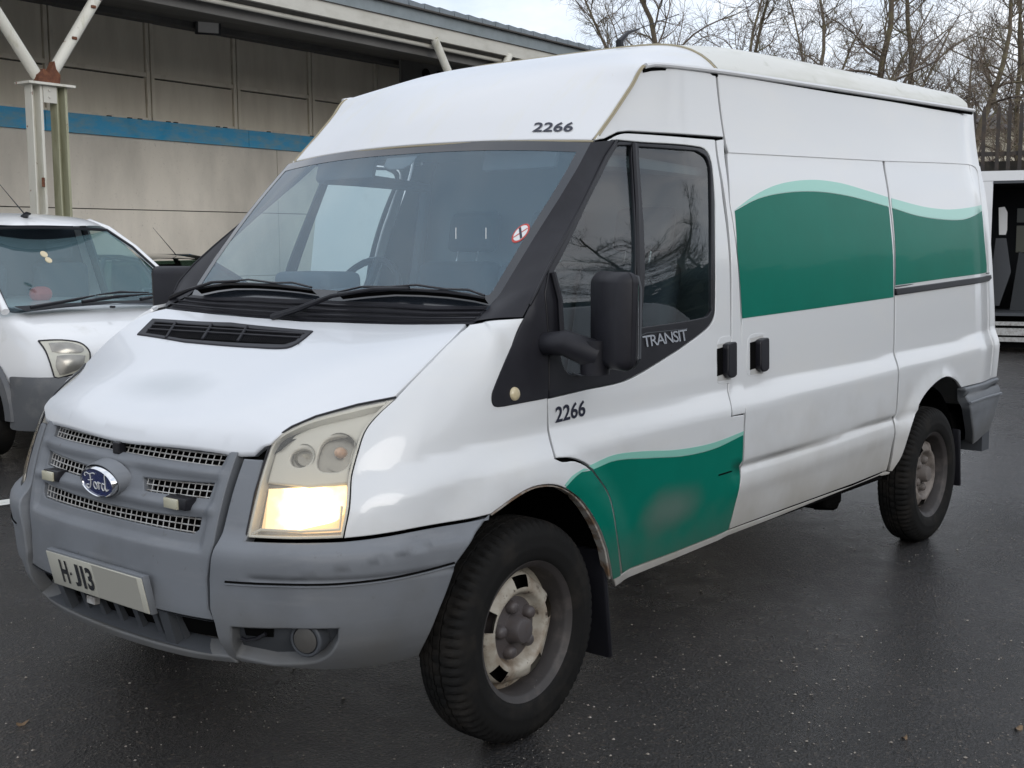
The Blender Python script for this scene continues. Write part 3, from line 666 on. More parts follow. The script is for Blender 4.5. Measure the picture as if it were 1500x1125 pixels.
side('green_wave', [(868, 687), (903, 674.5, 1), (954, 671, 1), (1001, 668, 1), (1047, 657, 1), (1088.5, 637), (1083.5, 686), (1083, 712), (1066, 776), (990, 807), (911.5, 839.5), (905, 790, 1), (893, 726.5, 1)], 'green', off=.0016, parent=door, mirror=False, thick=.001, bev=.0004, gap=0, grid=.04)
side('mint_wave', [(862, 682.5), (898, 666.5, 1), (940, 661, 1), (987, 659, 1), (1024, 653.5, 1), (1052, 646, 1), (1089, 631.5), (1088.5, 637), (1047, 656.5, 1), (1001, 667.5, 1), (954, 670.5, 1), (903, 674, 1), (869, 687.5)], 'mint', off=.0020, parent=door, mirror=False, thick=.001, bev=.0004, gap=0, grid=.03)
side('green_wave', [(828.5, 714), (841, 700, 1), (852, 691.5), (866, 689), (891, 727.5, 1), (903, 790, 1), (908.5, 843), (897.5, 848.5), (890.5, 806), (877.5, 771, 1), (853, 733.5, 1)], 'green', off=.0016, parent=fender, mirror=False, thick=.001, bev=.0004, gap=0, grid=.02)
side('mint_wave', [(827, 710.5), (838, 697, 1), (855, 686), (863, 688), (851, 692, 1), (841, 700, 1), (829, 713)], 'mint', off=.0020, parent=fender, mirror=False, thick=.001, bev=.0004, gap=0, grid=.02)
side('blurred_text_patch', [(908, 730), (1040, 680), (1062, 700), (1050, 765), (930, 815), (908, 800)], soft('blurred_text_smear', (.16, .22, .19), CB.pt((985, 745)), (.20, .5, .085), .5), off=.0022, parent=door, mirror=False, thick=.0006, bev=.0002, gap=0, grid=.04)  # pale smear standing in for blurred-out lettering
# handles
for px_r, px_h, px_s, par in (([(1051, 502), (1056, 494, 1), (1070.5, 492), (1071, 561), (1053, 562, 1), (1050, 555, 1)], (1058, 1071, 502, 552), (1050, 511, 546), door),
                              ([(1095, 497), (1101, 490, 1), (1118, 488, 1), (1122.5, 493, 1), (1122, 540), (1115, 548, 1), (1098, 551, 1), (1094, 546, 1)], (1106, 1118.5, 496, 543), (1098, 502, 537), slider)):
    a = side('handle_recess', px_r, 'paint', off=.0012, parent=par, mirror=False, thick=.002, bev=.0012, gap=0, grid=.02,
             hole=[[(px_s[0] + 1, px_s[1] - 6), (px_h[1] - 1, px_s[1] - 11), (px_h[1] - 1, px_s[2] + 10), (px_s[0] + 1, px_s[2] + 12)]])
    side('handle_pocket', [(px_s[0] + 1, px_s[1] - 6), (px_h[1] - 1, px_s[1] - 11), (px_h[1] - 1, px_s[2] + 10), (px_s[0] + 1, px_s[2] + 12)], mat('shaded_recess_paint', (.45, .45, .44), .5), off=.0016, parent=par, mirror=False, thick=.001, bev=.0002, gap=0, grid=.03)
    side('handle_shadow', [(px_s[0], px_s[1]), (px_h[0] + 2, px_s[1] - 3), (px_h[0] + 2, px_s[2] + 2), (px_s[0], px_s[2] + 5)], 'void', off=.0024, parent=par, mirror=False, thick=.002, bev=.0002, gap=0, grid=.02)  # black patch painted as the shadow beside the handle
    side('handle', [(px_h[0], px_h[2] + 3), (px_h[0] + 5, px_h[2], 1), (px_h[1] - 1, px_h[2] - 1, 1), (px_h[1], px_h[2] + 3), (px_h[1], px_h[3] - 3), (px_h[1] - 3, px_h[3], 1), (px_h[0] + 4, px_h[3] + 1, 1), (px_h[0], px_h[3] - 3)], 'black', off=.028, parent=par, mirror=False, thick=.026, bev=.005, gap=0, grid=.02)
# slide rail
side('door_rail', [(1311, 423), (1450, 402.5), (1451, 408), (1448, 411.5), (1311.5, 432.5)], 'black', off=.009, mirror=False, thick=.012, bev=.004, gap=0, grid=.03)
g = G(); g.tube([CB.pt(p, .004) for p in [(1311, 420), (1448, 400)]], .003, 5); g.build('rail_seal', 'grey_dark', van, True)
# lettering
text_on(CB, '2266', (813, 620), (857, 609), (813, 596), 'ink', door, off=.002, bold=.022)
text_on(CR, '2266', (779.5, 194), (838, 193.5), (784, 180), 'ink', roofcap, off=.003, bold=.022, shear=.0)
text_on(CB, 'TRANSIT', (941, 509), (1006, 498.5), (938.5, 492.5), 'chrome', dt, off=.007, bold=.008, space=.86, name='model_name')
g = G(); g.tube([CB.pt(p, .005) for p in [(936, 498), (938, 491), (945, 488), (1005, 482)]], .0016, 5); g.build('press_line', 'grey_dark', dt, True)

# ---- marker lamp (round) on the wing trim
c = CB.uvof((752.5, 577)); pc = CB.pt((752.5, 577), .004); nn = nrm(S_body, np.array(c[0]), np.array(c[1])); Rm = Vector(nn).to_track_quat('Y', 'Z').to_matrix()
g = G(); g.lathe([(0, .010), (.008, .010), (.016, .008), (.020, .004), (.021, 0)], 24, Rm, pc); mk_ = g.build('side_repeater', 'marker', van, True)

# ---- headlights
hl_px = [(360, 788), (375, 722), (395, 656), (405, 641, 1), (428, 626, 1), (463, 611, 1), (524, 594), (580, 583), (550, 611, 1), (534, 633, 1), (522, 670), (514, 707), (503, 789), (430, 791)]
def hot(m, c, r, hi, lo):
    nt = m.node_tree; b = nt.nodes['Principled BSDF']; L = nt.links.new
    g = nt.nodes.new('ShaderNodeTexCoord'); v = nt.nodes.new('ShaderNodeVectorMath'); v.operation = 'DISTANCE'; v.inputs[1].default_value = tuple(c)
    n = nt.nodes.new('ShaderNodeTexNoise'); n.inputs['Scale'].default_value = 22; a = nt.nodes.new('ShaderNodeMath'); a.operation = 'MULTIPLY_ADD'; a.inputs[1].default_value = r * .9
    q = nt.nodes.new('ShaderNodeMapRange'); q.interpolation_type = 'SMOOTHSTEP'; q.inputs['From Min'].default_value = r * 1.5; q.inputs['From Max'].default_value = r * .75; q.inputs['To Min'].default_value = lo; q.inputs['To Max'].default_value = hi
    L(g.outputs['Object'], v.inputs[0]); L(g.outputs['Object'], n.inputs['Vector']); L(n.outputs['Fac'], a.inputs[0]); L(v.outputs['Value'], a.inputs[2]); L(a.outputs[0], q.inputs['Value']); L(q.outputs[0], b.inputs['Emission Strength'])
hot(M['glow'], CB.pt((452, 742), -.03), .105, 5.5, .8)
def headlight(px, lit, sgn):
    uv = poly_uv(CB, px); cen = np.mean(uv, 0)
    hl = panel('headlight', S_body, uv, 'lamp_body', van, off=-.002, thick=.05, gap=.002, bev=.002, grid=.03, holes=[offset_poly(resample(clean(uv if area(clean(uv)) > 0 else uv[::-1]), .03), .011)])
    objs = [hl]
    objs.append(panel('lens', S_body, uv, 'clear', hl, off=.0, thick=.004, gap=.003, bev=.002, grid=.03, disp=lambda u, v: .004 + 0 * u))
    objs.append(panel('lamp_housing', S_body, uv, 'silver', hl, off=-.045, thick=.004, gap=.002, grid=.04, edge=False))
    def sub(nm, p, m, off, **k): q = poly_uv(CB, p); o = panel(nm, S_body, q, m, hl, off=off, **k); objs.append(o); return o
    sub('lamp_bezel', [(386, 706), (400, 655), (430, 632, 1), (470, 614, 1), (560, 592), (538, 622, 1), (519, 660, 1), (511, 704), (450, 712)], 'lamp_body', -.022, thick=.02, bev=.006, gap=.0, grid=.03,
        holes=[[np.array(CB.uvof((490, 662))) + np.array([.054 * np.sign(math.cos(a)) * abs(math.cos(a)) ** .7, .050 * np.sign(math.sin(a)) * abs(math.sin(a)) ** .7]) for a in np.linspace(0, 2 * math.pi, 20, False)],
               [np.array(CB.uvof((438, 668))) + np.array([.036 * math.cos(a), .026 * math.sin(a)]) for a in np.linspace(0, 2 * math.pi, 18, False)]])
    for q, r_, mm in (((490, 662), .056, 'bowl'), ((438, 667), .034, 'bowl')):
        u0 = CB.uvof(q); pc = S_body(u0[0], u0[1]); n0 = nrm(S_body, np.array(u0[0]), np.array(u0[1])); ax = Vector(n0 * .6 + np.array([-.6, 0, 0])).normalized()
        R0 = ax.to_track_quat('Y', 'Z').to_matrix()
        g = G(); g.lathe([(r_ * math.sin(a), -.030 - r_ * .9 * math.cos(a) + .006) for a in np.linspace(0.05, 1.5, 9)], 28, R0, pc); o = g.build('reflector_bowl', 'bowl', hl, True); objs.append(o)
        g = G(); g.lathe([(.001, -.012), (.008, -.014), (.014, -.024), (.017, -.035), (.012, -.06)] if r_ > .04 else [(.001, -.022), (.005, -.024), (.007, -.034), (.006, -.05)], 18, R0, pc); objs.append(g.build('bulb', 'amber' if r_ > .04 else 'clear', hl, True))
    lit_px = [(386, 714), (450, 711), (508, 706), (503, 752), (490, 764, 1), (455, 772, 1), (418, 779, 1), (380, 776)]
    sub('lamp_tray', [(372, 778), (385, 712), (511, 706), (504, 782), (440, 784)], 'glow_soft' if lit else 'silver', -.036, thick=.003, edge=False, gap=0, grid=.04)
    sub('lit_reflector' if lit else 'reflector', lit_px, 'glow' if lit else 'chrome', -.030, thick=.008, bev=.004, gap=0, grid=.03)
    g = G(); g.tube([CB.pt(p, -.016) for p in [(366, 782), (378, 776), (440, 779), (497, 776), (500, 740)]], .004, 6); objs.append(g.build('lamp_rim', 'lamp_body', hl, True))
    return objs
hl_o = headlight(hl_px, True, -1)
far_hl = mirrored(hl_o[0]); 
for o in hl_o[1:]:
    q = mirrored(o); q.parent = far_hl
g = G(); g.tube([CB.pt(p, .001) for p in [(360, 789), (374, 722), (394, 656), (405, 640), (428, 625), (463, 610), (524, 593), (580, 582)]], .0035, 6); sl = g.build('lamp_seal', 'black', van, True); mirrored(sl)

# ---- front bumper
def rz(c, z): return rnd((c, z))
def bump_disp(c, z):
    d = np.zeros_like(z)
    zc_ = .628 + .0 * c
    d -= .006 * np.exp(-((z - zc_) / .006) ** 2) * sstep(np.abs(c), .62, .66) 
    d -= .004 * sstep(z, .628, .622) * sstep(np.abs(c), .62, .66) * 0
    return d
corner = [(350, 660.5), (392, 659), (376, 722), (361, 790), (430, 792.5), (503, 791), (600, 778), (720, 755.5), (697, 783), (672, 824), (660, 858), (647, 891), (633, 926, 1), (615, 962)]
cu = poly_uv(CF, corner[:-1] + [(612, 968)])
cu = [p for p in cu] 
cu += [rz(1.10, .345), rz(1.0, .335), rz(.9, .333), rz(.8, .337), rz(.7, .345), rz(.6, .352), rz(.545, .355)] + [np.array(CF.uvof(p)) for p in [(334, 962), (312, 914), (305, 892), (304, 850), (314, 797)]]
fog_hole = poly_uv(CF, [(340, 921), (420, 923.5), (494, 923.5), (493, 940, 1), (480, 960, 1), (455, 971, 1), (400, 973), (348, 962)])
bc = panel('bumper_corner', S_bump, cu, 'grey', van, grid=.014, thick=.045, gap=.003, bev=.006, holes=[fog_hole], disp=bump_disp)
bcf = mirrored(bc)
gl_px = [(330, 852), (383, 855, 1), (480, 856, 1), (560, 848.5, 1), (620, 836.5, 1), (673, 822)]
for dpx, r_, mm, of in ((0, .0032, 'void', .001), (3.2, .0030, 'grey', .0015)):  # black bead drawn as the groove's dark line, grey bead added as its highlight
    g = G(); g.tube([CF.pt((p[0], p[1] + dpx), of) for p in curve(gl_px + [(673, 822)])[:-2]], r_, 6); q = g.build('bumper_groove', mm, bc, True); q = mirrored(q); q.parent = bcf
fr = panel('fog_lamp_recess', S_bump, offset_poly(clean(fog_hole if area(fog_hole) > 0 else fog_hole[::-1]), -.01), 'grey_dark', bc, off=-.042, grid=.03, thick=.003, edge=False); x_ = mirrored(fr); x_.parent = bcf
dk = panel('fog_lamp_grille', S_bump, poly_uv(CF, [(345, 928), (395, 930), (395, 948), (350, 945)]), 'void', bc, off=-.036, grid=.03, thick=.003); x_ = mirrored(dk); x_.parent = bcf
g = G(); g.tube([CF.pt(p, -.02) for p in [(348, 941), (357, 945), (372, 942), (385, 934)]], .006, 6); x_ = mirrored(g.build('tow_eye', 'black', bc, True)); x_.parent = bcf
c = CF.uvof((452, 947)); pc = CF.pt((452, 947), -.040); Rf = Vector((-.93, -.30, -.03)).to_track_quat('Y', 'Z').to_matrix()
g = G(); g.lathe([(.049, -.02), (.050, .026), (.046, .030), (.040, .030), (.038, .020), (.024, .028), (0.001, .031)], 28, Rf, pc); x_ = mirrored(g.build('fog_lamp', 'grey_dark', bc, True)); x_.parent = bcf
g = G(); g.lathe([(.036, .0305), (.034, .031), (.020, .0335), (0.001, .0345)], 24, Rf, pc); x_ = mirrored(g.build('fog_lamp_lens', mat('dirty_lens', (.07, .066, .06), .35, coat=.5), bc, True)); x_.parent = bcf
# lower lip (centre)
lip = [rz(0, .362), rz(.2, .365), rz(.40, .372), rz(.518, .381), rz(.535, .352), rz(.35, .340), rz(.18, .333), rz(0, .330)]
panel('bumper_lip', S_bump, mirror_poly(lip, 0), 'grey', van, off=.004, grid=.014, thick=.06, bev=.006)
panel('lower_intake', S_bump, mirror_poly([rz(0, .37), rz(.5, .385), rz(.5, .50), rz(0, .50)], 0), 'void', van, off=-.05, grid=.04, thick=.003, edge=False)
for cc in (-.40, -.30, -.20, -.10, 0., .10, .20, .30, .40):
    g = G(); P = [S_body(cc - .012, .48), S_body(cc + .012, .48), S_body(cc + .012, .365), S_body(cc - .012, .365)]; g.prism([p + np.array([.03, 0, 0]) for p in P], (.02, 0, 0))
    if abs(cc) < .35: g.build('intake_bar', 'grey_dark', van)
for sgn in (1, -1):
    g = G(); P = [S_body(sgn * .27, .483), S_body(sgn * .31, .483), S_body(sgn * .30, .37), S_body(sgn * .26, .37)]; g.prism([p + np.array([.004, 0, 0]) for p in P], (.03, 0, 0)); g.build('intake_strut', 'grey_dark', van)
shelf = loft('intake_shelf', [[S_body(c_, .374) + np.array([.0, 0, 0]) for c_ in np.linspace(-.5, .5, 20)], [S_body(c_, .40) + np.array([.07, 0, 0]) for c_ in np.linspace(-.5, .5, 20)]], 'grey_dark', van, n=3, k=30)
shelf2 = loft('intake_shelf', [[S_body(c_, .484) + np.array([.0, 0, 0]) for c_ in np.linspace(-.5, .5, 20)], [S_body(c_, .47) + np.array([.07, 0, 0]) for c_ in np.linspace(-.5, .5, 20)]], 'grey_dark', van, n=3, k=30)

# ---- grille / bumper centre
mp_ = lambda P: mirror_poly(P, 0)
oth = lambda P: [rnd((-p[0], p[1])) for p in P]
cen_ = [rz(0, .484), rz(.25, .484), rz(.498, .486)] + [np.array(CB.uvof(p)) for p in [(305, 892), (303, 850), (313, 797), (349, 661)]] + [rz(.40, .959), rz(.2, .955), rz(0, .954)]
row1 = [rz(.012, .950), rz(.2, .951), rz(.466, .953), rz(.458, .920), rz(.2, .919), rz(.012, .921)]
row1f = [rz(-p[0] - .02 + .0, p[1]) for p in row1]
row2 = [rz(.150, .855), rz(.30, .862), rz(.447, .869), rz(.440, .829), rz(.30, .825), rz(.165, .822)]
row3 = [rz(0, .758), rz(.2, .760), rz(.428, .771), rz(.424, .740), rz(.405, .727), rz(.2, .726), rz(0, .727)]
holes = [mp_([rz(0, .950), rz(.2, .951), rz(.464, .953), rz(.455, .920), rz(.2, .919), rz(0, .920)]), row2, oth(row2), mp_(row3)]
def gr_disp(c, z):
    a = np.abs(c); k = 1 - sstep(a, .455, .50)
    d = -.016 * (1 - sstep(a, .462 - .10 * np.clip(.95 - z, 0, .3), .492 - .10 * np.clip(.95 - z, 0, .3))) * sstep(z, .675, .70)        # grille field set back a little
    for z0 in (.895, .795): d = d + .014 * np.exp(-((z - z0) / .016) ** 2) * k
    d = d + .012 * np.exp(-((c / .13) ** 2 + ((z - .838) / .055) ** 2) ** 2)
    d = d - .004 * np.exp(-((z - .640) / .05) ** 2) * 0
    return d
gp = panel('grille_surround', S_body, mp_(cen_), 'grey', van, grid=.011, thick=.04, gap=.002, bev=.004, holes=holes, disp=gr_disp)
panel('grille_backing', S_body, mp_([rz(0, .70), rz(.46, .70), rz(.49, .95), rz(0, .955)]), 'void', van, off=-.075, grid=.06, thick=.003, edge=False)
def mesh_part(P, nz, zlo, zhi, c0, c1, dc=.0262):
    g = G(); n = int(round((c1 - c0) / dc)); cs = np.linspace(c0, c1, n + 1)
    top_ = lambda c: np.interp(c, *zhi); bot_ = lambda c: np.interp(c, *zlo)
    for c_ in cs:
        q = [S_body(c_, z) + nrm(S_body, np.array(c_), np.array(z)) * -.030 for z in np.linspace(bot_(c_) - .004, top_(c_) + .004, 3)]
        g.tube(q, .0019, 4, False)
    for k in range(nz + 1):
        q = []
        for c_ in np.linspace(c0, c1, max(4, n // 2)):
            z = bot_(c_) + (top_(c_) - bot_(c_)) * k / nz; q.append(S_body(c_, z) - nrm(S_body, np.array(c_), np.array(z)) * .028)
        g.tube(q, .0021, 4, False)
    return tag(g.build('grille_mesh', 'mesh_grey', gp, True), kind='stuff')
mesh_part(None, 2, ([-.46, 0, .46], [.920, .920, .920]), ([-.46, 0, .46], [.951, .949, .951]), -.455, .46)
mesh_part(None, 2, ([.15, .44], [.824, .830]), ([.15, .44], [.857, .866]), .155, .445)
mesh_part(None, 2, ([-.44, -.15], [.830, .824]), ([-.44, -.15], [.866, .857]), -.445, -.155)
mesh_part(None, 2, ([-.42, 0, .42], [.729, .728, .729]), ([-.42, 0, .42], [.768, .757, .768]), -.42, .42)
g = G(); g.rbox((-.80, -.012, .905), (-.772, .022, .942), .004); g.build('bonnet_catch', 'black', gp)
# oval badge
bcx = S_body(0., .834); tilt = Matrix.Rotation(math.radians(-10), 3, 'Y')
def oval(w, h, x, m, name, par, prof=None, n=48):
    g = G(); V = []; pr_ = prof or [(1, 0), (1, x)]
    g.lathe([(r_, h_) for r_, h_ in pr_], n, None, (0, 0, 0), ax='x'); V = []
    for v in g.V: q = tilt @ Vector((-v[0], v[1] * w, v[2] * h)); V.append((bcx[0] + q.x, .004 + q.y, bcx[2] + q.z))
    g.V = V; return g.build(name, m, par, True)
badge = oval(.094, .052, 0, 'grey', 'badge_mount', van, [(1.12, -.02), (1.04, .022), (1.0, .024)])
oval(.090, .047, 0, 'chrome', 'badge_ring', badge, [(1.02, .010), (1.0, .036), (.955, .041), (.91, .039), (.90, .034)])
oval(.082, .0425, 0, 'badge', 'badge_face', badge, [(1.0, .036), (.5, .0375), (.001, .038)])
def stroke(P, r, par, m='white'):
    g = G(); Q = [np.array(p, float) for p in P]; out = []
    for i in range(len(Q) - 1):
        p0, p1, p2, p3 = Q[max(i - 1, 0)], Q[i], Q[i + 1], Q[min(i + 2, len(Q) - 1)]
        for t in np.linspace(0, 1, 5)[:-1]:
            out.append(.5 * (2 * p1 + (p2 - p0) * t + (2 * p0 - 5 * p1 + 4 * p2 - p3) * t * t + (3 * p1 - p0 - 3 * p2 + p3) * t ** 3))
    out.append(Q[-1]); pts = []
    for a, b in out:    # a: 0..1 left to right as read, b height
        q = tilt @ Vector((-.0395, -(a - .5) * .116 , (b - .42) * .05)); pts.append((bcx[0] + q.x, .004 + q.y, bcx[2] + q.z))
    g.tube(pts, r, 6); return g.build('badge_script', m, par, True)
stroke([(.02, .72), (.0, .86), (.10, .98), (.24, .92), (.42, 1.02), (.50, .98)], .0016, badge)
stroke([(.27, .92), (.25, .6), (.20, .2), (.10, -.02), (.0, .05), (.03, .2), (.12, .2)], .0019, badge)
stroke([(.12, .5), (.22, .52), (.34, .58)], .0014, badge)
stroke([(.48, .42), (.40, .44), (.35, .2), (.40, .02), (.48, .05), (.51, .25), (.46, .42), (.52, .38), (.56, .42)], .0016, badge)
stroke([(.56, .42), (.58, .48), (.60, .4), (.57, .02)], .0018, badge)
stroke([(.59, .28), (.64, .44), (.69, .42)], .0016, badge)
stroke([(.86, .40), (.78, .44), (.72, .2), (.76, .0), (.84, .1), (.90, .45), (.96, .98), (1.0, 1.0)], .0018, badge)
stroke([(.95, .9), (.90, .4), (.89, .1), (.93, .0), (1.0, .1)], .0018, badge)
# strobe lights
for px_, w in (((249, 741), 1), ((56, 693), 1)):
    sg = -1 if px_[0] > 150 else 1
    y = -.335 if sg < 0 else .335; P = S_body(-y, .805)
    g = G(); g.rbox((P[0] - .012, y - .040 - (.020 if sg < 0 else .008), .788), (P[0] + .03, y + .036 + (.0 if sg < 0 else 0), .822), .004, 2); br = g.build('strobe_light', 'black', van, True)
    g = G(); g.rbox((P[0] - .018, y - .028, .788), (P[0] - .008, y + .038, .818), .003, 2); g.build('strobe_lens', 'lightbar', br, True)
# number plate
px0 = -.884
def plate_pt(y, z, d=0): th = math.radians(-6); return (px0 + z * math.sin(th) * -1 * 0 + d - .012 * (z / .055) * -.3, -.004 + y, .530 + z)
g = G(); g.rbox((px0 - .003, -.004 - .264, .530 - .060), (px0 + .02, -.004 + .265, .530 + .062), .004, 2); lean_ = lambda V: [(v[0] - (v[2] - .53) * .22, v[1], v[2]) for v in V]; g.V = lean_(g.V); pm = g.build('number_plate_mount', 'grey', van, True)
g = G(); g.rbox((px0 - .008, -.004 - .260, .530 - .0555), (px0 - .003, -.004 + .260, .530 + .0555), .002, 2); g.V = lean_(g.V); pl = g.build('number_plate', 'plate', pm, True)
g = G(); g.rbox((px0 - .0088, -.004 - .238, .530 - .053), (px0 - .0070, -.004 + .0, .530 + .053), .0003, 1); g.V = lean_(g.V); g.build('plate_patch', 'plate_smear', pl)
def plate_text(s, y0, y1, z0, z1):
    V, F = text_mesh(s, .035); P = lean_([(px0 - .0096, y0 + (y1 - y0) * a, z0 + (z1 - z0) * b) for a, b in V]); return mk('plate_letters', P, F, 'frit', pl, smooth=False)
for ch, a, b in (('H', .192, .150), ('J', .118, .083), ('1', .072, .056), ('3', .046, .010)):
    plate_text(ch, -.004 + a, -.004 + b, .530 - .037, .530 + .038)
g = G(); g.lathe([(.001, 0), (.005, 0), (.005, .002)], 10, Vector((-1, 0, 0)).to_track_quat('Y', 'Z').to_matrix(), (px0 - .0085, -.004 + .134, .530)); g.build('plate_screw', 'frit', pl)
g = G(); g.rbox((px0 + .03, .07, .432), (px0 + .05, .115, .456), .002); g.build('intake_tag', 'mesh_grey', van)

# ---- wheels
def disc_mesh(rot, name, m, par):
    """pressed steel wheel centre with five slots, raised shoulder and flats"""
    nr, nt = 30, 150; rr = np.linspace(.036, .2135, nr); g = G(); V = []
    hf = pchip([.03, .05, .094, .104, .120, .132, .150, .176, .190, .2135], [-.024, -.026, -.030, -.022, .006, .009, .004, -.010, -.045, -.052])
    for r in rr:
        for j in range(nt):
            a = 2 * math.pi * j / nt; f = .5 + .5 * math.cos(5 * (a - rot)); re = r / (1 - .085 * (1 - f) * sstep(r, .10, .17))
            V.append((r * math.cos(a), float(-hf(min(re, .2135))), r * math.sin(a)))
    F = []
    for i in range(nr - 1):
        for j in range(nt):
            a = 2 * math.pi * (j + .5) / nt; k = round((a - rot) / (2 * math.pi / 5)); da = abs((a - rot) - k * 2 * math.pi / 5); rm = (rr[i] + rr[i + 1]) / 2
            if .136 < rm < .172 and da < .20: continue
            F.append((i * nt + j, i * nt + (j + 1) % nt, (i + 1) * nt + (j + 1) % nt, (i + 1) * nt + j))
    g.add(V, F); return g.build(name, m, par, True)
def tyre_mesh(par, m='rubber', R=.349, W=.106, tuck=.62):
    k = R / .349
    prof = [(.214, .080), (.220, .092), (.228, .099), (.240, .1035), (.262, .1060), (.270, .1075), (.274, .1060), (.292, .1065), (.312, .102), (.326, .095), (.334, .0885), (.3385, .0835), (.3415, .078), (.3450, .070), (.3470, .060),
            (.3480, .046), (.3482, .041), (.340, .0405), (.340, .0345), (.3488, .034), (.3490, .012), (.3410, .0115), (.341, .0065), (.3490, .006)]
    half = [(r * k, w * W / .106) for r, w in prof]; full = half + [(r, -w * tuck) for r, w in reversed(half)]
    n = 216; V = []
    for (r, w) in full:
        for j in range(n):
            a = 2 * math.pi * j / n; rr_ = r; aw = abs(w)
            if r > .320 * k and aw > .044: rr_ -= .009 * (1 if (j % 3 == 0) else 0) * min(1, (aw - .04) / .01)
            elif r > .345 * k and (j + (2 if w > 0 else 0)) % 4 == 0: rr_ -= .004
            V.append((rr_ * math.cos(a), -w, rr_ * math.sin(a)))
    L = len(full); F = [(i * n + j, (i + 1) * n + j, (i + 1) * n + (j + 1) % n, i * n + (j + 1) % n) for i in range(L - 1) for j in range(n)]
    g = G().add(V, F); return g.build('tyre', m, par, True)
def wheel(x, side_, rot, rear, R=.349):
    w = empty('wheel', (x, side_ * -.872, .343), 0 if side_ > 0 else math.pi, van)
    t = tyre_mesh(w); rm = 'rim' if not rear else M['rim_rear']
    g = G(); g.lathe([(.196, .06), (.199, -.075), (.204, -.083), (.214, -.088), (.2205, -.094), (.2225, -.092), (.2215, -.086), (.2140, -.078)], 72); g.build('rim_flange', 'rim_dark', w, True)
    g = G(); g.lathe([(.201, .05), (.201, -.072)], 60); g.lathe([(.0, .0), (.2, .0)], 40); g.build('brake_drum', 'void', w, True)
    d = disc_mesh(rot, 'wheel_disc', rm, w); d.location = (0, -.052, 0)
    g = G(); g.lathe([(.001, -.082), (.026, -.081), (.036, -.078), (.041, -.070), (.043, -.050), (.050, -.034), (.100, -.026), (.102, .0)], 40)
    g.build('hub_cap', 'hub' if not rear else M['hub_rear'], w, True)
    for k in range(5):
        a = rot + .3 + k * 2 * math.pi / 5; c = (.074 * math.cos(a), -.014, .074 * math.sin(a))
        g = G(); g.lathe([(.001, -.044), (.009, -.0435), (.016, -.040), (.0205, -.032), (.022, -.015), (.0225, .012)], 16, None, c); g.build('wheel_nut', 'hub' if not rear else M['hub_rear'], w, True)
    return w
M['rim_rear'] = mat('dusty_steel_wheel', (.20, .175, .155), .65, noise=[(14, (.10, .085, .075), .45, .65), (30, (.32, .29, .26), .64, .74)], bump=(80, .2, .001))
M['hub_rear'] = mat('dusty_hub', (.13, .115, .105), .7, noise=[(18, (.12, .10, .09), .45, .65)])
for x, rear in ((0., False), (3.3, True)):
    for sd_ in (1, -1):
        wheel(x, sd_, math.radians(86 if not rear else 120), rear)
# wheel arch liners, floor and running gear
for x in (0., 3.3):
    for sg in (-1, 1):
        g = G(); r = .452; P = []
        for a in np.linspace(math.radians(6), math.radians(166 if x < 1 else 176), 26): P.append((x + r * math.cos(a), r * math.sin(a) + .345))
        V = [(p[0], sg * .915, p[1]) for p in P] + [(p[0], sg * .60, p[1]) for p in P]; n = len(P)
        F = [(i, i + 1, n + i + 1, n + i) for i in range(n - 1)] + [tuple(range(n, 2 * n))]; g.add(V, F); g.build('wheel_arch_liner', 'void', van)
g = G(); g.box((-.55, -.55, .37), (4.15, .55, .50)); g.box((.50, -.93, .40), (2.75, .93, .55)); g.box((3.80, -.86, .42), (4.2, .86, .60)); g.build('underfloor', 'void', van)
g = G(); g.tube([(2.45, -.62, .40), (2.45, -.74, .30), (2.62, -.74, .27), (2.70, -.60, .33)], .03, 8); g.box((2.35, -.80, .30), (2.50, -.72, .40)); g.build('tow_hook', 'void', van)
g = G(); g.rbox((2.30, -.86, .315), (2.47, -.80, .41), .02); g.build('jack_bracket', 'void', van)
for x, z0, y0 in ((.405, .135, -.95), (3.765, .20, -.93)):
    for sg in (1, -1):
        g = G(); g.rbox((x - .012, -.11, z0), (x + .012, .11, .52), .01, 2, taper=lambda v: Vector((v.x + (.52 - v.z) * .12, v.y, v.z)))
        g.V = [(v[0], v[1] + sg * (y0 + .10), v[2]) for v in g.V]; g.build('mud_flap', 'black', van, True)
side('wheel_arch_edge', [(719, 754), (768, 720, 1), (795, 711, 1), (822, 713, 1), (852, 733, 1), (877, 771, 1), (890, 806), (897, 850), (893, 850), (886, 806), (873, 772, 1), (849, 736, 1), (822, 717, 1), (795, 715, 1), (770, 724, 1), (722, 757)], mat('rusty_arch_edge', (.16, .10, .06), .7, noise=[(20, (.35, .33, .30), .45, .6)]), off=-.003, grid=.02, thick=.03)
# rear bumper corner, tow step
side('rear_bumper', [(1410, 568), (1459, 552.5), (1461, 570), (1459, 600), (1455, 620), (1448, 634), (1420, 650), (1417, 600)], M['grey'], off=.02, grid=.03, thick=.05, bev=.008)
g = G(); g.tube([CB.pt(p, .026) for p in [(1414, 592), (1437, 583), (1460, 576)]], .008, 6); q = g.build('bumper_ridge', 'grey', van, True); mirrored(q)
g = G(); g.box((4.24, -.90, .33), (4.36, .90, .56)); g.build('rear_bumper_beam', 'grey_dark', van)
for sg in (-1, 1):
    c = at((1462, 616), 1, -.72)
    g = G(); g.prism([(4.30, sg * .76, .47), (4.46, sg * .76, .50), (4.46, sg * .76, .38)], (0, -sg * .05, 0)); g.rbox((4.455, min(sg * .76, sg * .5), .40), (4.475, max(sg * .76, sg * .5), .50), .004); g.build('tow_step', 'grey_dark', van)
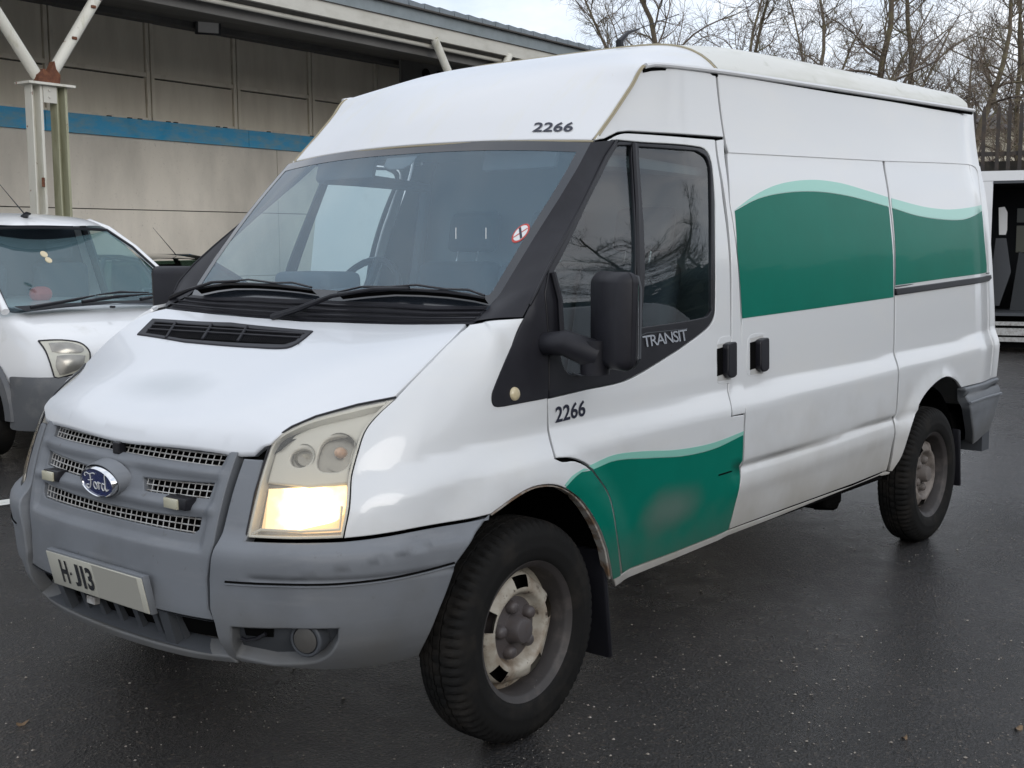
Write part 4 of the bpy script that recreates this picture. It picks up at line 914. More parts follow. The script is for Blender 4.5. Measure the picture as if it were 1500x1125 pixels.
# rear doors
g = G(); R0 = [S_body(L0 + 4.17 - .10 * 0 - max(0, (z - .75)) * .085, z) for z in np.linspace(.56, 2.26, 16)]
V = [tuple(p) for p in R0] + [(p[0], -p[1], p[2]) for p in R0]; n = 16; g.add(V, [(i, i + 1, n + i + 1, n + i) for i in range(n - 1)])
g.build('rear_doors', 'paint', van, True)

# ---- door mirrors
def mirror_unit(sg):
    c = Vector((.195, -1.125, 1.30)); R_ = Matrix.Rotation(math.radians(-24), 3, 'Z')
    def tp(v):
        q = v.copy(); k = (q.z + .15) / .30; q.y *= .93 + .10 * k; q.x += (.035 if q.x < 0 else 0) * (abs(q.y) / .1) ** 2 + (.02 * (q.z / .15) ** 2 if q.x < 0 else 0); return q
    g = G(); g.rbox((-.055, -.106, -.148), (.050, .106, .150), .034, 5, taper=None)
    g.V = [tuple(R_ @ tp(Vector(v)) + c) for v in g.V]; m = g.build('door_mirror', 'black_rough', van, True)
    g2 = G(); g2.rbox((.047, -.085, -.125), (.0515, .075, .125), .002, 1); g2.V = [tuple(R_ @ Vector(v) + c) for v in g2.V]; gl_ = g2.build('mirror_glass', 'chrome', m)
    g3 = G(); p0 = CB.pt((800, 503), .0)
    pts = [p0 + np.array([.0, .03, 0]), p0 + np.array([-.01, -.02, 0]), p0 + np.array([.0, -.07, .005]), np.array([c.x - .01, c.y + .045, c.z - .105])]
    g3.tube(pts, [.034, .036, .040, .046], 16); a = g3.build('mirror_arm', 'black_rough', m, True)
    g4 = G(); g4.tube([np.array([c.x - .005, c.y + .05, c.z - .165]), np.array([c.x - .005, c.y + .05, c.z - .06])], [.045, .05], 18); b = g4.build('mirror_pivot', 'black_rough', m, True)
    return [m, gl_, a, b]
mu = mirror_unit(1)
g = G(); c_m = Vector((.195, -1.125, 1.30)); Rm_ = Matrix.Rotation(math.radians(-24), 3, 'Z')
g.tube([tuple(Rm_ @ Vector((.020, .104 * math.cos(a) * (1 if abs(math.cos(a)) < .75 else 1.02), 0)) + c_m + Vector((0, 0, -.085))) for a in np.linspace(0, math.pi, 2)], .001, 4)
ring_ = [(.048, -.098, -.11), (.048, -.100, .10), (.048, -.085, .135), (.048, 0, .143), (.048, .085, .135), (.048, .100, .10), (.048, .098, -.11), (.048, .07, -.138), (.048, -.07, -.138), (.048, -.098, -.11)]
g = G(); g.tube([tuple(Rm_ @ Vector(v) + c_m) for v in ring_], .004, 6, False); g.build('mirror_edge', 'grey_dark', mu[0], True); fm = mirrored(mu[0])
for o in mu[1:]: q = mirrored(o); q.parent = fm
g = G(); g.tube([CB.pt(p, .012) for p in [(806, 400), (816, 440), (818, 480), (822, 520)]], .009, 6); g.build('mirror_base_edge', 'black_rough', van, True)

# ---- wipers
def wiper(arm, blade, off=.035):
    g = G(); P = [np.array(p) for p in arm]; g.tube(P, [.012, .011, .008, .006, .005][:len(P)], 8); a = g.build('wiper_arm', 'black', van, True)
    g = G(); B = [CW.pt(p, off) for p in blade]; C2 = [CW.pt(p, .006) for p in blade]
    g.tube(B, [.003] + [.0055] * (len(B) - 2) + [.003], 6); g.build('wiper_blade', 'black', a, True)
    g = G(); V = [tuple(p) for p in B] + [tuple(p) for p in C2]; n = len(B); g.add(V, [(i, i + 1, n + i + 1, n + i) for i in range(n - 1)]); g.build('wiper_rubber', 'void', a)
    for i in (1, 3, 5):
        if i < len(B) - 1: g = G(); g.tube([B[i - 1] + np.array([0, 0, .008]), B[i] + np.array([-.005, 0, .016]), B[i + 1] + np.array([0, 0, .008])], .004, 5); g.build('wiper_claw', 'black', a, True)
wiper([CH.pt((400, 468), .01), CW.pt((440, 458), .02), CW.pt((500, 447), .055), CW.pt((560, 436.5), .052), CW.pt((610, 434), .045)],
      [(504, 440), (540, 436), (580, 433), (620, 434), (660, 437), (695, 442), (717, 447)])
wiper([CW.pt((252, 449), .005), CW.pt((262, 445), .04), CW.pt((290, 436), .05), CW.pt((325, 425), .05), CW.pt((362, 422), .045)],
      [(297, 432), (320, 427), (345, 424), (375, 424), (410, 426), (440, 429), (466, 433)])

# ---- cab interior
g = G(); P1 = [S_wind(y, 1.335) + np.array([.01, 0, -.012]) for y in np.linspace(-.72, .72, 24)]; P2 = [p + np.array([.22, 0, .035 + .02 * math.cos(p[1] * 5)]) for p in P1]; P3 = [np.array([.50, p[1] * .98, 1.30]) for p in P1]; P4 = [np.array([.52, p[1] * .98, .95]) for p in P1]
dash = loft('dashboard', [P1, P2, P3, P4], 'dash', van, n=5, k=24)
g = G(); g.rbox((.30, .28, 1.33), (.50, .60, 1.43), .03, 3); g.build('instrument_hood', 'dash', dash, True)
g = G(); c0 = Vector((.62, .42, 1.30)); Rw = Matrix.Rotation(math.radians(-62), 3, 'Y'); ring = [tuple(Rw @ Vector((.195 * math.cos(a), .195 * math.sin(a), 0)) + c0) for a in np.linspace(0, 2 * math.pi, 33)]
g.tube(ring, .015, 8, False); sw = g.build('steering_wheel', 'black', van, True)
g = G()
for a in (0.2, 2.94, 4.7): g.tube([tuple(c0), tuple(Rw @ Vector((.19 * math.cos(a + math.pi / 2), .19 * math.sin(a + math.pi / 2), 0)) + c0)], .02, 6)
g.build('spokes', 'black', sw, True)
g = G(); g.rbox((.545, .36, 1.24), (.60, .48, 1.34), .02); g.build('steering_boss', 'black', sw, True)
for y0, y1 in ((.18, .62), (-.74, -.29), (-.28, .14)):
    g = G(); tl = lambda v: Vector((v.x + (v.z - .9) * .22, v.y, v.z))
    g.rbox((1.02, y0, .92), (1.14, y1, 1.46), .045, 4, taper=tl); sb = g.build('seat_back', 'seat', van, True)
    g = G(); g.rbox((1.10, (y0 + y1) / 2 - .13, 1.50), (1.19, (y0 + y1) / 2 + .13, 1.68), .035, 4, taper=tl); g.build('head_rest', 'seat', sb, True)
    g = G(); g.tube([(1.24, (y0 + y1) / 2 - .06, 1.45), (1.26, (y0 + y1) / 2 - .06, 1.52)], .006, 6); g.tube([(1.24, (y0 + y1) / 2 + .06, 1.45), (1.26, (y0 + y1) / 2 + .06, 1.52)], .006, 6); g.build('rest_posts', 'chrome', sb)
    g = G(); g.rbox((.62, y0, .86), (1.12, y1, .98), .04, 3); g.build('seat_cushion', 'seat', van, True)
g = G(); g.prism([(1.42, -.90, .5), (1.42, .90, .5), (1.42, .90, 1.3), (1.42, .76, 1.88), (1.42, .68, 2.0), (1.42, -.68, 2.0), (1.42, -.76, 1.88), (1.42, -.90, 1.3)], (.02, 0, 0)); g.build('bulkhead', mat('grey_bulkhead', (.17, .20, .22), .6), van)
g = G(); g.tube([(1.36, .86, .95), (1.36, .845, 1.3), (1.36, .755, 1.80), (.9, .73, 1.82), (.66, .70, 1.82)], .03, 8); q = g.build('inner_pillar_trim', 'trimcloth', van, True); mirrored(q)
hl_ = loft('headlining', [[S_roof(.03, f) + np.array([.03, 0, -.03]) for f in np.linspace(-.95, .95, 16)], [np.array([.9, f * .72, 1.90]) for f in np.linspace(-.95, .95, 16)], [np.array([1.42, f * .74, 1.92]) for f in np.linspace(-.95, .95, 16)]], 'trimcloth', van, n=4, k=16)
for y0 in (.30, -.62):
    g = G(); g.rbox((.60, y0, 1.80), (.625, y0 + .34, 1.895), .01, 2, taper=lambda v: Vector((v.x + (1.9 - v.z) * -.3, v.y, v.z))); g.build('sun_visor', 'trimcloth', van, True)
g = G(); g.box((.46, -.90, .52), (1.42, .90, .56)); g.build('cab_floor', 'void', van)
for sg in (-1, 1):   # inner door cards
    g = G(); P = [(x, sg * .885, z) for x, z in ((.50, .6), (1.33, .6), (1.33, 1.19), (.5, 1.10), (.20, 1.10), (.20, .9), (.45, .85))]; g.prism(P, (0, sg * .02, 0)); g.build('door_card', 'dash', van)

# ================================================================== GROUND
ma = bpy.data.materials.new('wet_asphalt'); ma.use_nodes = True; nt = ma.node_tree; B = nt.nodes['Principled BSDF']
g_ = nt.nodes.new('ShaderNodeTexCoord')
def N_(t, **k):
    n = nt.nodes.new(t)
    for a, b in k.items():
        if a in n.inputs: n.inputs[a].default_value = b
        else: setattr(n, a, b)
    return n
vo = N_('ShaderNodeTexVoronoi', Scale=95.0); nz = N_('ShaderNodeTexNoise', Scale=420.0, Detail=3); big = N_('ShaderNodeTexNoise', Scale=.55, Detail=6, Roughness=.55); med = N_('ShaderNodeTexNoise', Scale=6.0, Detail=5)
for n in (vo, nz, big, med): nt.links.new(g_.outputs['Object'], n.inputs['Vector'])
c1 = N_('ShaderNodeValToRGB'); c1.color_ramp.elements[0].color = (.0045, .0045, .005, 1); c1.color_ramp.elements[1].color = (.034, .028, .026, 1); c1.color_ramp.elements[0].position = .3; c1.color_ramp.elements[1].position = .7
nt.links.new(nz.outputs['Fac'], c1.inputs[0])
c2 = N_('ShaderNodeValToRGB'); c2.color_ramp.elements[0].position = .86; c2.color_ramp.elements[1].position = .96; c2.color_ramp.elements[0].color = (0, 0, 0, 1)
sp = N_('ShaderNodeSeparateColor'); nt.links.new(vo.outputs['Color'], sp.inputs[0]); nt.links.new(sp.outputs[0], c2.inputs[0])
x1 = N_('ShaderNodeMixRGB'); x1.inputs[2].default_value = (.075, .058, .045, 1); nt.links.new(c2.outputs[0], x1.inputs[0]); nt.links.new(c1.outputs[0], x1.inputs[1]); 
vr = N_('ShaderNodeMapRange'); vr.inputs['To Min'].default_value = .2; vr.inputs['To Max'].default_value = 1.25; nt.links.new(sp.outputs[1], vr.inputs['Value'])
vx = N_('ShaderNodeMixRGB', blend_type='MULTIPLY'); vx.inputs[0].default_value = 1; nt.links.new(x1.outputs[0], vx.inputs[1]); nt.links.new(vr.outputs[0], vx.inputs[2])
pt_ = N_('ShaderNodeTexNoise', Scale=1.1, Detail=4); nt.links.new(g_.outputs['Object'], pt_.inputs['Vector']); pr_ = N_('ShaderNodeMapRange'); pr_.inputs['From Min'].default_value = .4; pr_.inputs['From Max'].default_value = .65; pr_.inputs['To Min'].default_value = .65; pr_.inputs['To Max'].default_value = 1.3; nt.links.new(pt_.outputs['Fac'], pr_.inputs['Value'])
vy = N_('ShaderNodeMixRGB', blend_type='MULTIPLY'); vy.inputs[0].default_value = 1; nt.links.new(vx.outputs[0], vy.inputs[1]); nt.links.new(pr_.outputs[0], vy.inputs[2]); nt.links.new(vy.outputs[0], B.inputs['Base Color'])
rg = N_('ShaderNodeMapRange'); rg.inputs['From Min'].default_value = .35; rg.inputs['From Max'].default_value = .65; rg.inputs['To Min'].default_value = .12; rg.inputs['To Max'].default_value = .38
ad = N_('ShaderNodeMath', operation='MULTIPLY_ADD'); ad.inputs[1].default_value = .35; nt.links.new(med.outputs['Fac'], ad.inputs[0])
sb_ = N_('ShaderNodeMath', operation='SUBTRACT'); sb_.inputs[1].default_value = .175; nt.links.new(big.outputs['Fac'], sb_.inputs[0]); nt.links.new(sb_.outputs[0], ad.inputs[2])
nt.links.new(ad.outputs[0], rg.inputs['Value']); nt.links.new(rg.outputs[0], B.inputs['Roughness'])
hs = N_('ShaderNodeMath', operation='ADD'); nt.links.new(vo.outputs['Distance'], hs.inputs[0]); nt.links.new(nz.outputs['Fac'], hs.inputs[1])
bu = N_('ShaderNodeBump'); bu.inputs['Strength'].default_value = 1.0; bu.inputs['Distance'].default_value = .006; nt.links.new(hs.outputs[0], bu.inputs['Height']); nt.links.new(bu.outputs[0], B.inputs['Normal'])
nt.links.new(bu.outputs[0], B.inputs['Coat Normal']); B.inputs['Specular IOR Level'].default_value = .4; B.inputs['Coat Weight'].default_value = .42; B.inputs['Coat Roughness'].default_value = .22
g = G(); g.add([(-300, -300, 0), (300, -300, 0), (300, 300, 0), (-300, 300, 0)], [(0, 1, 2, 3)]); ground = g.build('ground', ma); tag(ground, kind='structure')
M['line'] = mat('worn_white_paint', (.62, .62, .58), .6, noise=[(14, (.12, .12, .12), .55, .68)])
a, b = at((-60, 742), 2, 0), at((19, 731), 2, 0); a2, b2 = at((-60, 751), 2, 0), at((24, 738), 2, 0)
d = (b - a) / np.linalg.norm(b - a)
g = G(); g.add([tuple(a - d * 2 + [0, 0, .004]), tuple(b + [0, 0, .004]), tuple(b2 + [0, 0, .004]), tuple(a2 - d * 2 + [0, 0, .004])], [(0, 1, 2, 3)]); tag(g.build('parking_line', 'line'), kind='structure')
# loose grit
M['stone'] = mat('pale_grit', (.36, .33, .29), .7, noise=[(90, (.20, .17, .14), .4, .6)])
g = G(); oct_ = [(1, 0, 0), (0, 1, 0), (-1, 0, 0), (0, -1, 0), (0, 0, .7), (0, 0, -.5)]; of = [(0, 1, 4), (1, 2, 4), (2, 3, 4), (3, 0, 4), (1, 0, 5), (2, 1, 5), (3, 2, 5), (0, 3, 5)]
for i in range(2600):
    if i < 1700: p = at((RNG.uniform(-50, 1550), 480 + 660 * RNG.uniform(0, 1) ** .8), 2, 0)
    else: p = at((RNG.normal(1000, 330), RNG.normal(960, 110)), 2, 0)
    if p[1] > 12 or np.linalg.norm(p - CAM) > 22: continue
    s = RNG.choice([.0018, .0028, .005], p=[.55, .35, .1]) * RNG.uniform(.7, 1.35); q = RNG.uniform(0, 6.3); k = RNG.uniform(.6, 1.2)
    V = [((v[0] * math.cos(q) - v[1] * k * math.sin(q)) * s + p[0], (v[0] * math.sin(q) + v[1] * k * math.cos(q)) * s + p[1], v[2] * s + .001) for v in oct_]; g.add(V, of)
tag(g.build('loose_grit', 'stone', fix=False), 'pale loose grit scattered over the wet tarmac', 'grit', kind='stuff')
M['leaf'] = mat('dead_leaf', (.17, .11, .06), .8)
for lb, (lx, ly, r) in (('small curled brown leaf lying on the tarmac at lower left', (32, 1061, .022)), ('tiny brown leaf on the tarmac near the lower right corner', (1325, 1082, .014)), ('brown leaf fragment at the extreme right edge of the tarmac', (1492, 1068, .02))):
    p = at((lx, ly), 2, 0); g = G(); n = 9
    ring = [(p[0] + r * math.cos(a) * (1 + .3 * math.cos(3 * a + lx)), p[1] + .6 * r * math.sin(a), .004 + .006 * math.cos(2 * a + .5)) for a in np.linspace(0, 2 * math.pi, n, False)]
    g.add([(p[0], p[1], .003)] + ring, [(0, 1 + i, 1 + (i + 1) % n) for i in range(n)]); tag(g.build('fallen_leaf', 'leaf', smooth=True), lb, 'leaf')

# ================================================================== BUILDING WITH CANOPY
YAW = math.radians(5); E1 = np.array([math.cos(YAW), math.sin(YAW), 0]); N1 = np.array([math.sin(YAW), -math.cos(YAW), 0])
W0 = at_depth((300, 366), 20); W0[2] = 0
def wp(a, z, off=0.): return W0 + E1 * a + N1 * off + np.array([0, 0, z])
def wbox(g, a0, a1, z0, z1, o0, o1):
    V = [wp(a0, z0, o0), wp(a1, z0, o0), wp(a1, z0, o1), wp(a0, z0, o1), wp(a0, z1, o0), wp(a1, z1, o0), wp(a1, z1, o1), wp(a0, z1, o1)]
    return g.add(V, [(3, 2, 1, 0), (4, 5, 6, 7), (0, 1, 5, 4), (1, 2, 6, 5), (2, 3, 7, 6), (3, 0, 4, 7)])
M['clad'] = mat('grey_beige_cladding', (.80, .75, .66), .5, noise=[((1, 1, .4), (.58, .545, .48), .4, .7), (25, (.52, .48, .42), .6, .8)])
M['clad_up'] = mat('weathered_upper_cladding', (.80, .74, .62), .6, noise=[((3, 3, .6), (.66, .60, .49), .42, .78), (22, (.42, .37, .29), .68, .82)])
M['clad_frame'] = mat('cladding_frame', (.80, .74, .62), .5, noise=[((5, 5, 2), (.56, .50, .40), .5, .8), (16, (.30, .25, .19), .70, .8)])
M['joint'] = mat('dark_joint', (.06, .055, .05), .9)  # flat dark tone for wall joints, fascia lip and roof edge
M['band'] = mat('blue_fascia', (.006, .34, .64), .4, noise=[((3, 3, 8), (.16, .34, .43), .42, .7), (14, (.03, .36, .60), .55, .8)], coat=.2)
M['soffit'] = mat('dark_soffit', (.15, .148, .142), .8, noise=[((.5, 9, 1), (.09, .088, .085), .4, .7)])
M['steel_white'] = mat('peeling_white_steel', (.58, .57, .51), .5, noise=[((9, 9, 2), (.36, .35, .25), .52, .75), (11, (.16, .065, .03), .655, .70)])
M['rust'] = mat('brown_rust', (.10, .035, .018), .85, noise=[(18, (.18, .07, .03), .45, .7)])
M['steel_green'] = mat('algae_stained_steel', (.34, .34, .24), .6, noise=[((9, 9, 1.5), (.20, .20, .12), .42, .7), (13, (.16, .065, .03), .66, .72)])
M['fas_grey'] = mat('grey_fascia', (.20, .235, .25), .5, noise=[((4, 4, 4), (.16, .19, .20), .4, .7)])
M['fas_white'] = mat('cream_fascia', (.50, .49, .44), .5, noise=[((3, 3, 6), (.42, .41, .36), .45, .75)])
M['tile'] = mat('grey_roof_sheet', (.17, .20, .225), .5, noise=[(7, (.12, .145, .16), .4, .7)])
bld = empty('clad_building', tuple(wp(0, 0, 0))); tag(bld, 'long grey beige clad building with a blue stripe and overhanging roof behind the vans', 'building')
def bput(o): o.parent = bld; o.matrix_parent_inverse = Matrix.Translation(-Vector(wp(0, 0, 0))); return o
g = G(); wbox(g, -16, 26, 0, 5.6, -.5, -.06); bput(g.build('wall_core', 'joint'))
mull = [-15.4 + 1.78 * k for k in range(0, 24)]; off0 = .82 - (-15.4 + 1.78 * 9); mull = [m + off0 for m in mull]
for k in range(-4, 7):     # big lower sheets
    for z0, z1 in ((0, 1.02), (1.03, 2.095), (2.11, 3.20)):
        g = G(); wbox(g, k * 4.2 - 2.5 + .006, (k + 1) * 4.2 - 2.5 - .006, z0, z1, -.06, -.01 + .004 * ((k * 7) % 3)); bput(g.build('wall_panel', 'clad'))
for i, m_ in enumerate(mull[:-1]):
    if m_ > 9 or m_ < -9.5: continue
    a0, a1 = m_ + .05, mull[i + 1] - .10
    for z0, z1 in ((3.50, 4.145), (4.20, 5.02)):
        g = G(); wbox(g, a0 + .018, a1 - .018, z0 + .018, z1 - .018, -.06, -.012); bput(g.build('upper_panel', 'clad_up'))
    for z0, z1 in ((3.49, 3.525), (4.15, 4.215), (4.99, 5.05)):
        g = G(); wbox(g, a0, a1, z0, z1, -.055, .012 if z0 < 4.5 else .02); bput(g.build('panel_rail', 'clad_frame'))
    for q0 in (m_ - .10, m_ - .012):
        g = G(); wbox(g, q0, q0 + .06, 3.49, 5.05, -.055, .022); bput(g.build('mullion', 'clad_frame'))
for k in range(-4, 6):
    g = G(); wbox(g, k * 3.9 - 2.9 + .004, (k + 1) * 3.9 - 2.9 - .004, 3.20, 3.485, -.05, .05); bput(g.build('blue_stripe_panel', 'band'))
g = G()
for a in RNG.uniform(-4, 4, 16): q = wp(a, 3.485, .02); g.rbox((-.04, -.02, 0), (.04, .02, .018), .006, 1, T=q)
tag(bput(g.build('moss', mat('moss', (.04, .035, .02), .95))), kind='stuff')
# soffit and canopy
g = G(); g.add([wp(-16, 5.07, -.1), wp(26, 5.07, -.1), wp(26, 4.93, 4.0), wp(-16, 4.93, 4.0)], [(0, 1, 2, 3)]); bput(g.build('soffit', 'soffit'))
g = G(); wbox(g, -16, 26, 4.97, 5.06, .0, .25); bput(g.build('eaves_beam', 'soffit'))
def slope_z(off): return 4.95 - (off - 4) * 0
# cream fascia, grey fascia above, roof sheet ends
g = G(); wbox(g, -16, 26, 4.60, 4.795, 3.96, 4.02); bput(g.build('cream_fascia', 'fas_white'))
g = G(); wbox(g, -16, 26, 4.795, 4.80, 3.9, 4.05); bput(g.build('fascia_lip', 'joint'))
g = G(); wbox(g, -16, 26, 4.80, 4.97, 3.98, 4.05); bput(g.build('grey_fascia', 'fas_grey'))
g = G(); wbox(g, -16, 26, 4.97, 4.992, 3.9, 4.12); bput(g.build('roof_edge', 'joint'))
g = G(); wbox(g, -16, 26, 4.40, 4.60, 3.70, 3.76); bput(g.build('inner_gutter_board', 'soffit'))
g = G(); g.tube([wp(-16, 4.53, 3.88), wp(26, 4.53, 3.88)], .032, 10); bput(g.build('drain_pipe', 'fas_white', None, True))
g = G(); g.add([wp(-16, 5.00, 4.02), wp(26, 5.00, 4.02), wp(26, 5.9, -6), wp(-16, 5.9, -6)], [(0, 1, 2, 3)]); bput(g.build('roof', 'tile'))
for k in range(60):
    a = -3.2 + k * .36; g = G(); V = [wp(a, 4.995, 4.10), wp(a + .345, 4.995, 4.10), wp(a + .345, 5.055, 4.10), wp(a, 5.075, 4.10), wp(a, 5.03, 3.2), wp(a + .345, 5.03, 3.2), wp(a + .345, 5.13, 3.2), wp(a, 5.15, 3.2)]
    g.add(V, [(3, 2, 1, 0), (4, 5, 6, 7), (0, 1, 5, 4), (1, 2, 6, 5), (2, 3, 7, 6), (3, 0, 4, 7)]); bput(g.build('roof_sheet', 'tile'))
# cellular beam end with round holes (dark), seen under the eaves
for a in (4.6, 5.0, 5.4):
    g = G(); g.lathe([(0.001, 0), (.11, 0), (.11, .01)], 20, Vector(N1).to_track_quat('Y', 'Z').to_matrix(), wp(a, 4.72, 1.02)); bput(g.build('beam_hole', 'void'))
g = G(); wbox(g, 3.9, 9, 4.50, 4.92, .95, 1.0); bput(g.build('roof_beam', 'soffit'))
# flood light
fl = empty('flood_light', tuple(wp(-.15, 5.0, .35))); tag(fl, 'small square black floodlight under the eaves of the clad building', 'floodlight')
p = wp(-.15, 5.03, .42); Rl = Matrix.Rotation(YAW - math.radians(32), 3, 'Z') @ Matrix.Rotation(math.radians(12), 3, 'X')
def fput(o): o.parent = fl; o.matrix_parent_inverse = Matrix.Translation(-Vector(wp(-.15, 5.0, .35))); return o
g = G(); g.rbox((-.20, -.05, -.16), (.20, .05, .16), .012, 2, R=Rl, T=p); fput(g.build('lamp_case', 'black', None, True))
g = G(); g.rbox((-.16, -.056, -.125), (.16, -.049, .125), .003, 1, R=Rl, T=p); fput(g.build('lamp_glass', mat('dull_lamp_glass', (.62, .61, .58), .3), None))
g = G(); g.tube([p + np.array([-.1, .05, 0]), p + np.array([-.1, .1, .12]), p + np.array([.1, .1, .12]), p + np.array([.1, .05, 0])], .012, 6); fput(g.build('lamp_bracket', 'black', None))
# columns with V struts
def column(a0, lb, first):
    r = empty('canopy_column', tuple(wp(a0, 0, 4.0))); tag(r, lb, 'column', 'rusty columns carrying the canopy')
    def cput(o): o.parent = r; o.matrix_parent_inverse = Matrix.Translation(-Vector(wp(a0, 0, 4.0))); return o
    for k, (da, m_) in enumerate(((-.17, 'steel_white'), (.13, 'steel_green'))):   # two channels
        g = G(); a = a0 + da
        wbox(g, a - .065, a + .065, 0, 3.24, 3.95, 3.965); wbox(g, a - .065, a - .050, 0, 3.24, 3.965, 4.07); wbox(g, a + .035, a + .065, 0, 3.24, 3.965, 4.075)
        cput(g.build('channel', m_))
    g = G(); wbox(g, a0 - .30, a0 + .26, 3.24, 3.265, 3.88, 4.14); cput(g.build('cap_plate', 'steel_white'))
    g = G(); wbox(g, a0 - .10, a0 + .06, 3.06, 3.24, 4.075, 4.085); cp = cput(g.build('bolt_plate', 'fas_white'))
    for z in (3.12, 3.19):
        g = G(); g.lathe([(.001, .012), (.013, .010), (.014, 0)], 8, Vector(N1).to_track_quat('Y', 'Z').to_matrix(), wp(a0 - .03, z, 4.085)); cput(g.build('bolt', 'fas_white'))
    g = G(); pc = wp(a0 - .04, 3.265, 4.0)   # gusset of torn rust
    P = [wp(a0 - .17, 3.265, 4.02), wp(a0 + .09, 3.265, 4.02), wp(a0 + .10, 3.36, 4.02), wp(a0 + .05, 3.42, 4.02), wp(a0 + .035, 3.50, 4.02), wp(a0 - .01, 3.41, 4.02), wp(a0 - .05, 3.37, 4.02), wp(a0 - .09, 3.41, 4.02), wp(a0 - .17, 3.34, 4.02)]
    g.prism(P, N1 * .09); cput(g.build('rusty_gusset', 'rust'))
    for a1, a2 in ((a0 - .10, a0 - 1.05), (a0 + .0, a0 + .92)):
        g = G(); g.tube([wp(a1, 3.30, 4.02), wp(a2, 4.62, 4.0)], .062, 16); cput(g.build('strut', 'steel_white', None, True))
    for (a, z) in (((a0 + .32), 3.78), ((a0 + .58), 4.15)):
        g = G(); g.rbox((-.03, -.012, -.016), (.03, .012, .016), .006, 1, R=Matrix.Rotation(YAW, 3, 'Z'), T=wp(a, z, 4.075)); cput(g.build('rust_spot', 'rust'))
    g = G(); g.rbox((-.018, -.006, -.05), (.02, .006, .05), .005, 1, R=Matrix.Rotation(YAW, 3, 'Z'), T=wp(a0 - .15, 2.22, 4.078)); cput(g.build('rust_spot', 'rust'))
    return r
column(-5.58, 'peeling white steel column with V struts and rusty top, above the small white van', True)
column(2.15, 'canopy column whose rusty strut ends show just over the big van roof', False)

# ================================================================== SMALL WHITE VAN AT THE LEFT
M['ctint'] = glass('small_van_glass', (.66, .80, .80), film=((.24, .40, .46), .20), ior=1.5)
cv = empty('small_van', (2.34, 5.39, 0), math.radians(-90)); tag(cv, 'small white panel van with grey bumper parked at the left under the canopy', 'van')
# local frame: +x forward, +y to its left, -y to its right (towards the picture's left)
def cobj(g, name, m, sm=True, par=None): o = g.build(name, m, par or cv, sm); return o
st = [(-3.35, .80, .62, 1.12), (-3.0, .86, .62, 1.12), (-1.2, .875, .60, 1.10), (-.3, .875, .60, 1.09), (.05, .875, .60, 1.075), (.30, .87, .60, 1.05), (.52, .845, .60, .985), (.68, .80, .60, .93), (.80, .70, .60, .86), (.86, .55, .60, .78)]
g = G(); rows = []
for f, w, zb, zt in st:
    rows.append([(f, -w + .02, .50), (f, -w - .005, .58), (f, -w, .74), (f, -w + .03, zt - .10), (f, -w + .08, zt - .03), (f, -w + .17, zt), (f, 0, zt + .03), (f, w - .17, zt), (f, w - .08, zt - .03), (f, w - .03, zt - .10), (f, w, .74), (f, w + .005, .58), (f, w - .02, .50)])
nn_ = 13; V = [p for r in rows for p in r]; g.add(V, [(i * nn_ + j, i * nn_ + j + 1, (i + 1) * nn_ + j + 1, (i + 1) * nn_ + j) for i in range(len(rows) - 1) for j in range(nn_ - 1)] + [tuple(range(nn_)), tuple((len(rows) - 1) * nn_ + j for j in range(nn_))])
# keep the wheel arch open: drop faces near the front axle below arch height
M['paint_small'] = mat('small_van_white_paint', (.72, .73, .74), .3, coat=.8, noise=[(6, (.60, .60, .58), .6, .8)])
body = cobj(g, 'body', 'paint_small')
md = body.modifiers.new('s', 'SUBSURF'); md.levels = md.render_levels = 2
# roof and pillars
def cline(f, w, z, zc): return [(f, -w, z), (f, -w + .07, z + .055), (f, -w * .5, zc), (f, 0, zc + .012), (f, w * .5, zc), (f, w - .07, z + .055), (f, w, z)]
g = G(); R_ = [cline(-.60, .60, 1.665, 1.70), cline(-.75, .615, 1.71, 1.775), cline(-1.0, .63, 1.74, 1.81), cline(-1.6, .65, 1.75, 1.825), cline(-3.0, .66, 1.74, 1.80), cline(-3.3, .64, 1.70, 1.74)]
V = [p for r in R_ for p in r]; g.add(V, [(i * 7 + j, i * 7 + j + 1, (i + 1) * 7 + j + 1, (i + 1) * 7 + j) for i in range(5) for j in range(6)]); ro = cobj(g, 'roof', 'paint_small'); md = ro.modifiers.new('s', 'SUBSURF'); md.levels = md.render_levels = 2
def quadpanel(name, P, m, thick=.01, n=8, bulge=0.):
    g = G(); P = [np.array(p, float) for p in P]; nrm_ = np.cross(P[1] - P[0], P[3] - P[0]); nrm_ /= np.linalg.norm(nrm_); V = []
    for i in range(n + 1):
        for j in range(n + 1):
            a, b = i / n, j / n; q = P[0] * (1 - a) * (1 - b) + P[1] * a * (1 - b) + P[2] * a * b + P[3] * (1 - a) * b + nrm_ * bulge * (1 - (2 * a - 1) ** 2); V.append(q)
    g.add(V, [(i * (n + 1) + j, (i + 1) * (n + 1) + j, (i + 1) * (n + 1) + j + 1, i * (n + 1) + j + 1) for i in range(n) for j in range(n)]); return cobj(g, name, m)
quadpanel('windscreen', [(.22, .765, 1.10), (.22, -.765, 1.10), (-.60, -.59, 1.675), (-.60, .59, 1.675)], 'ctint', bulge=.10)
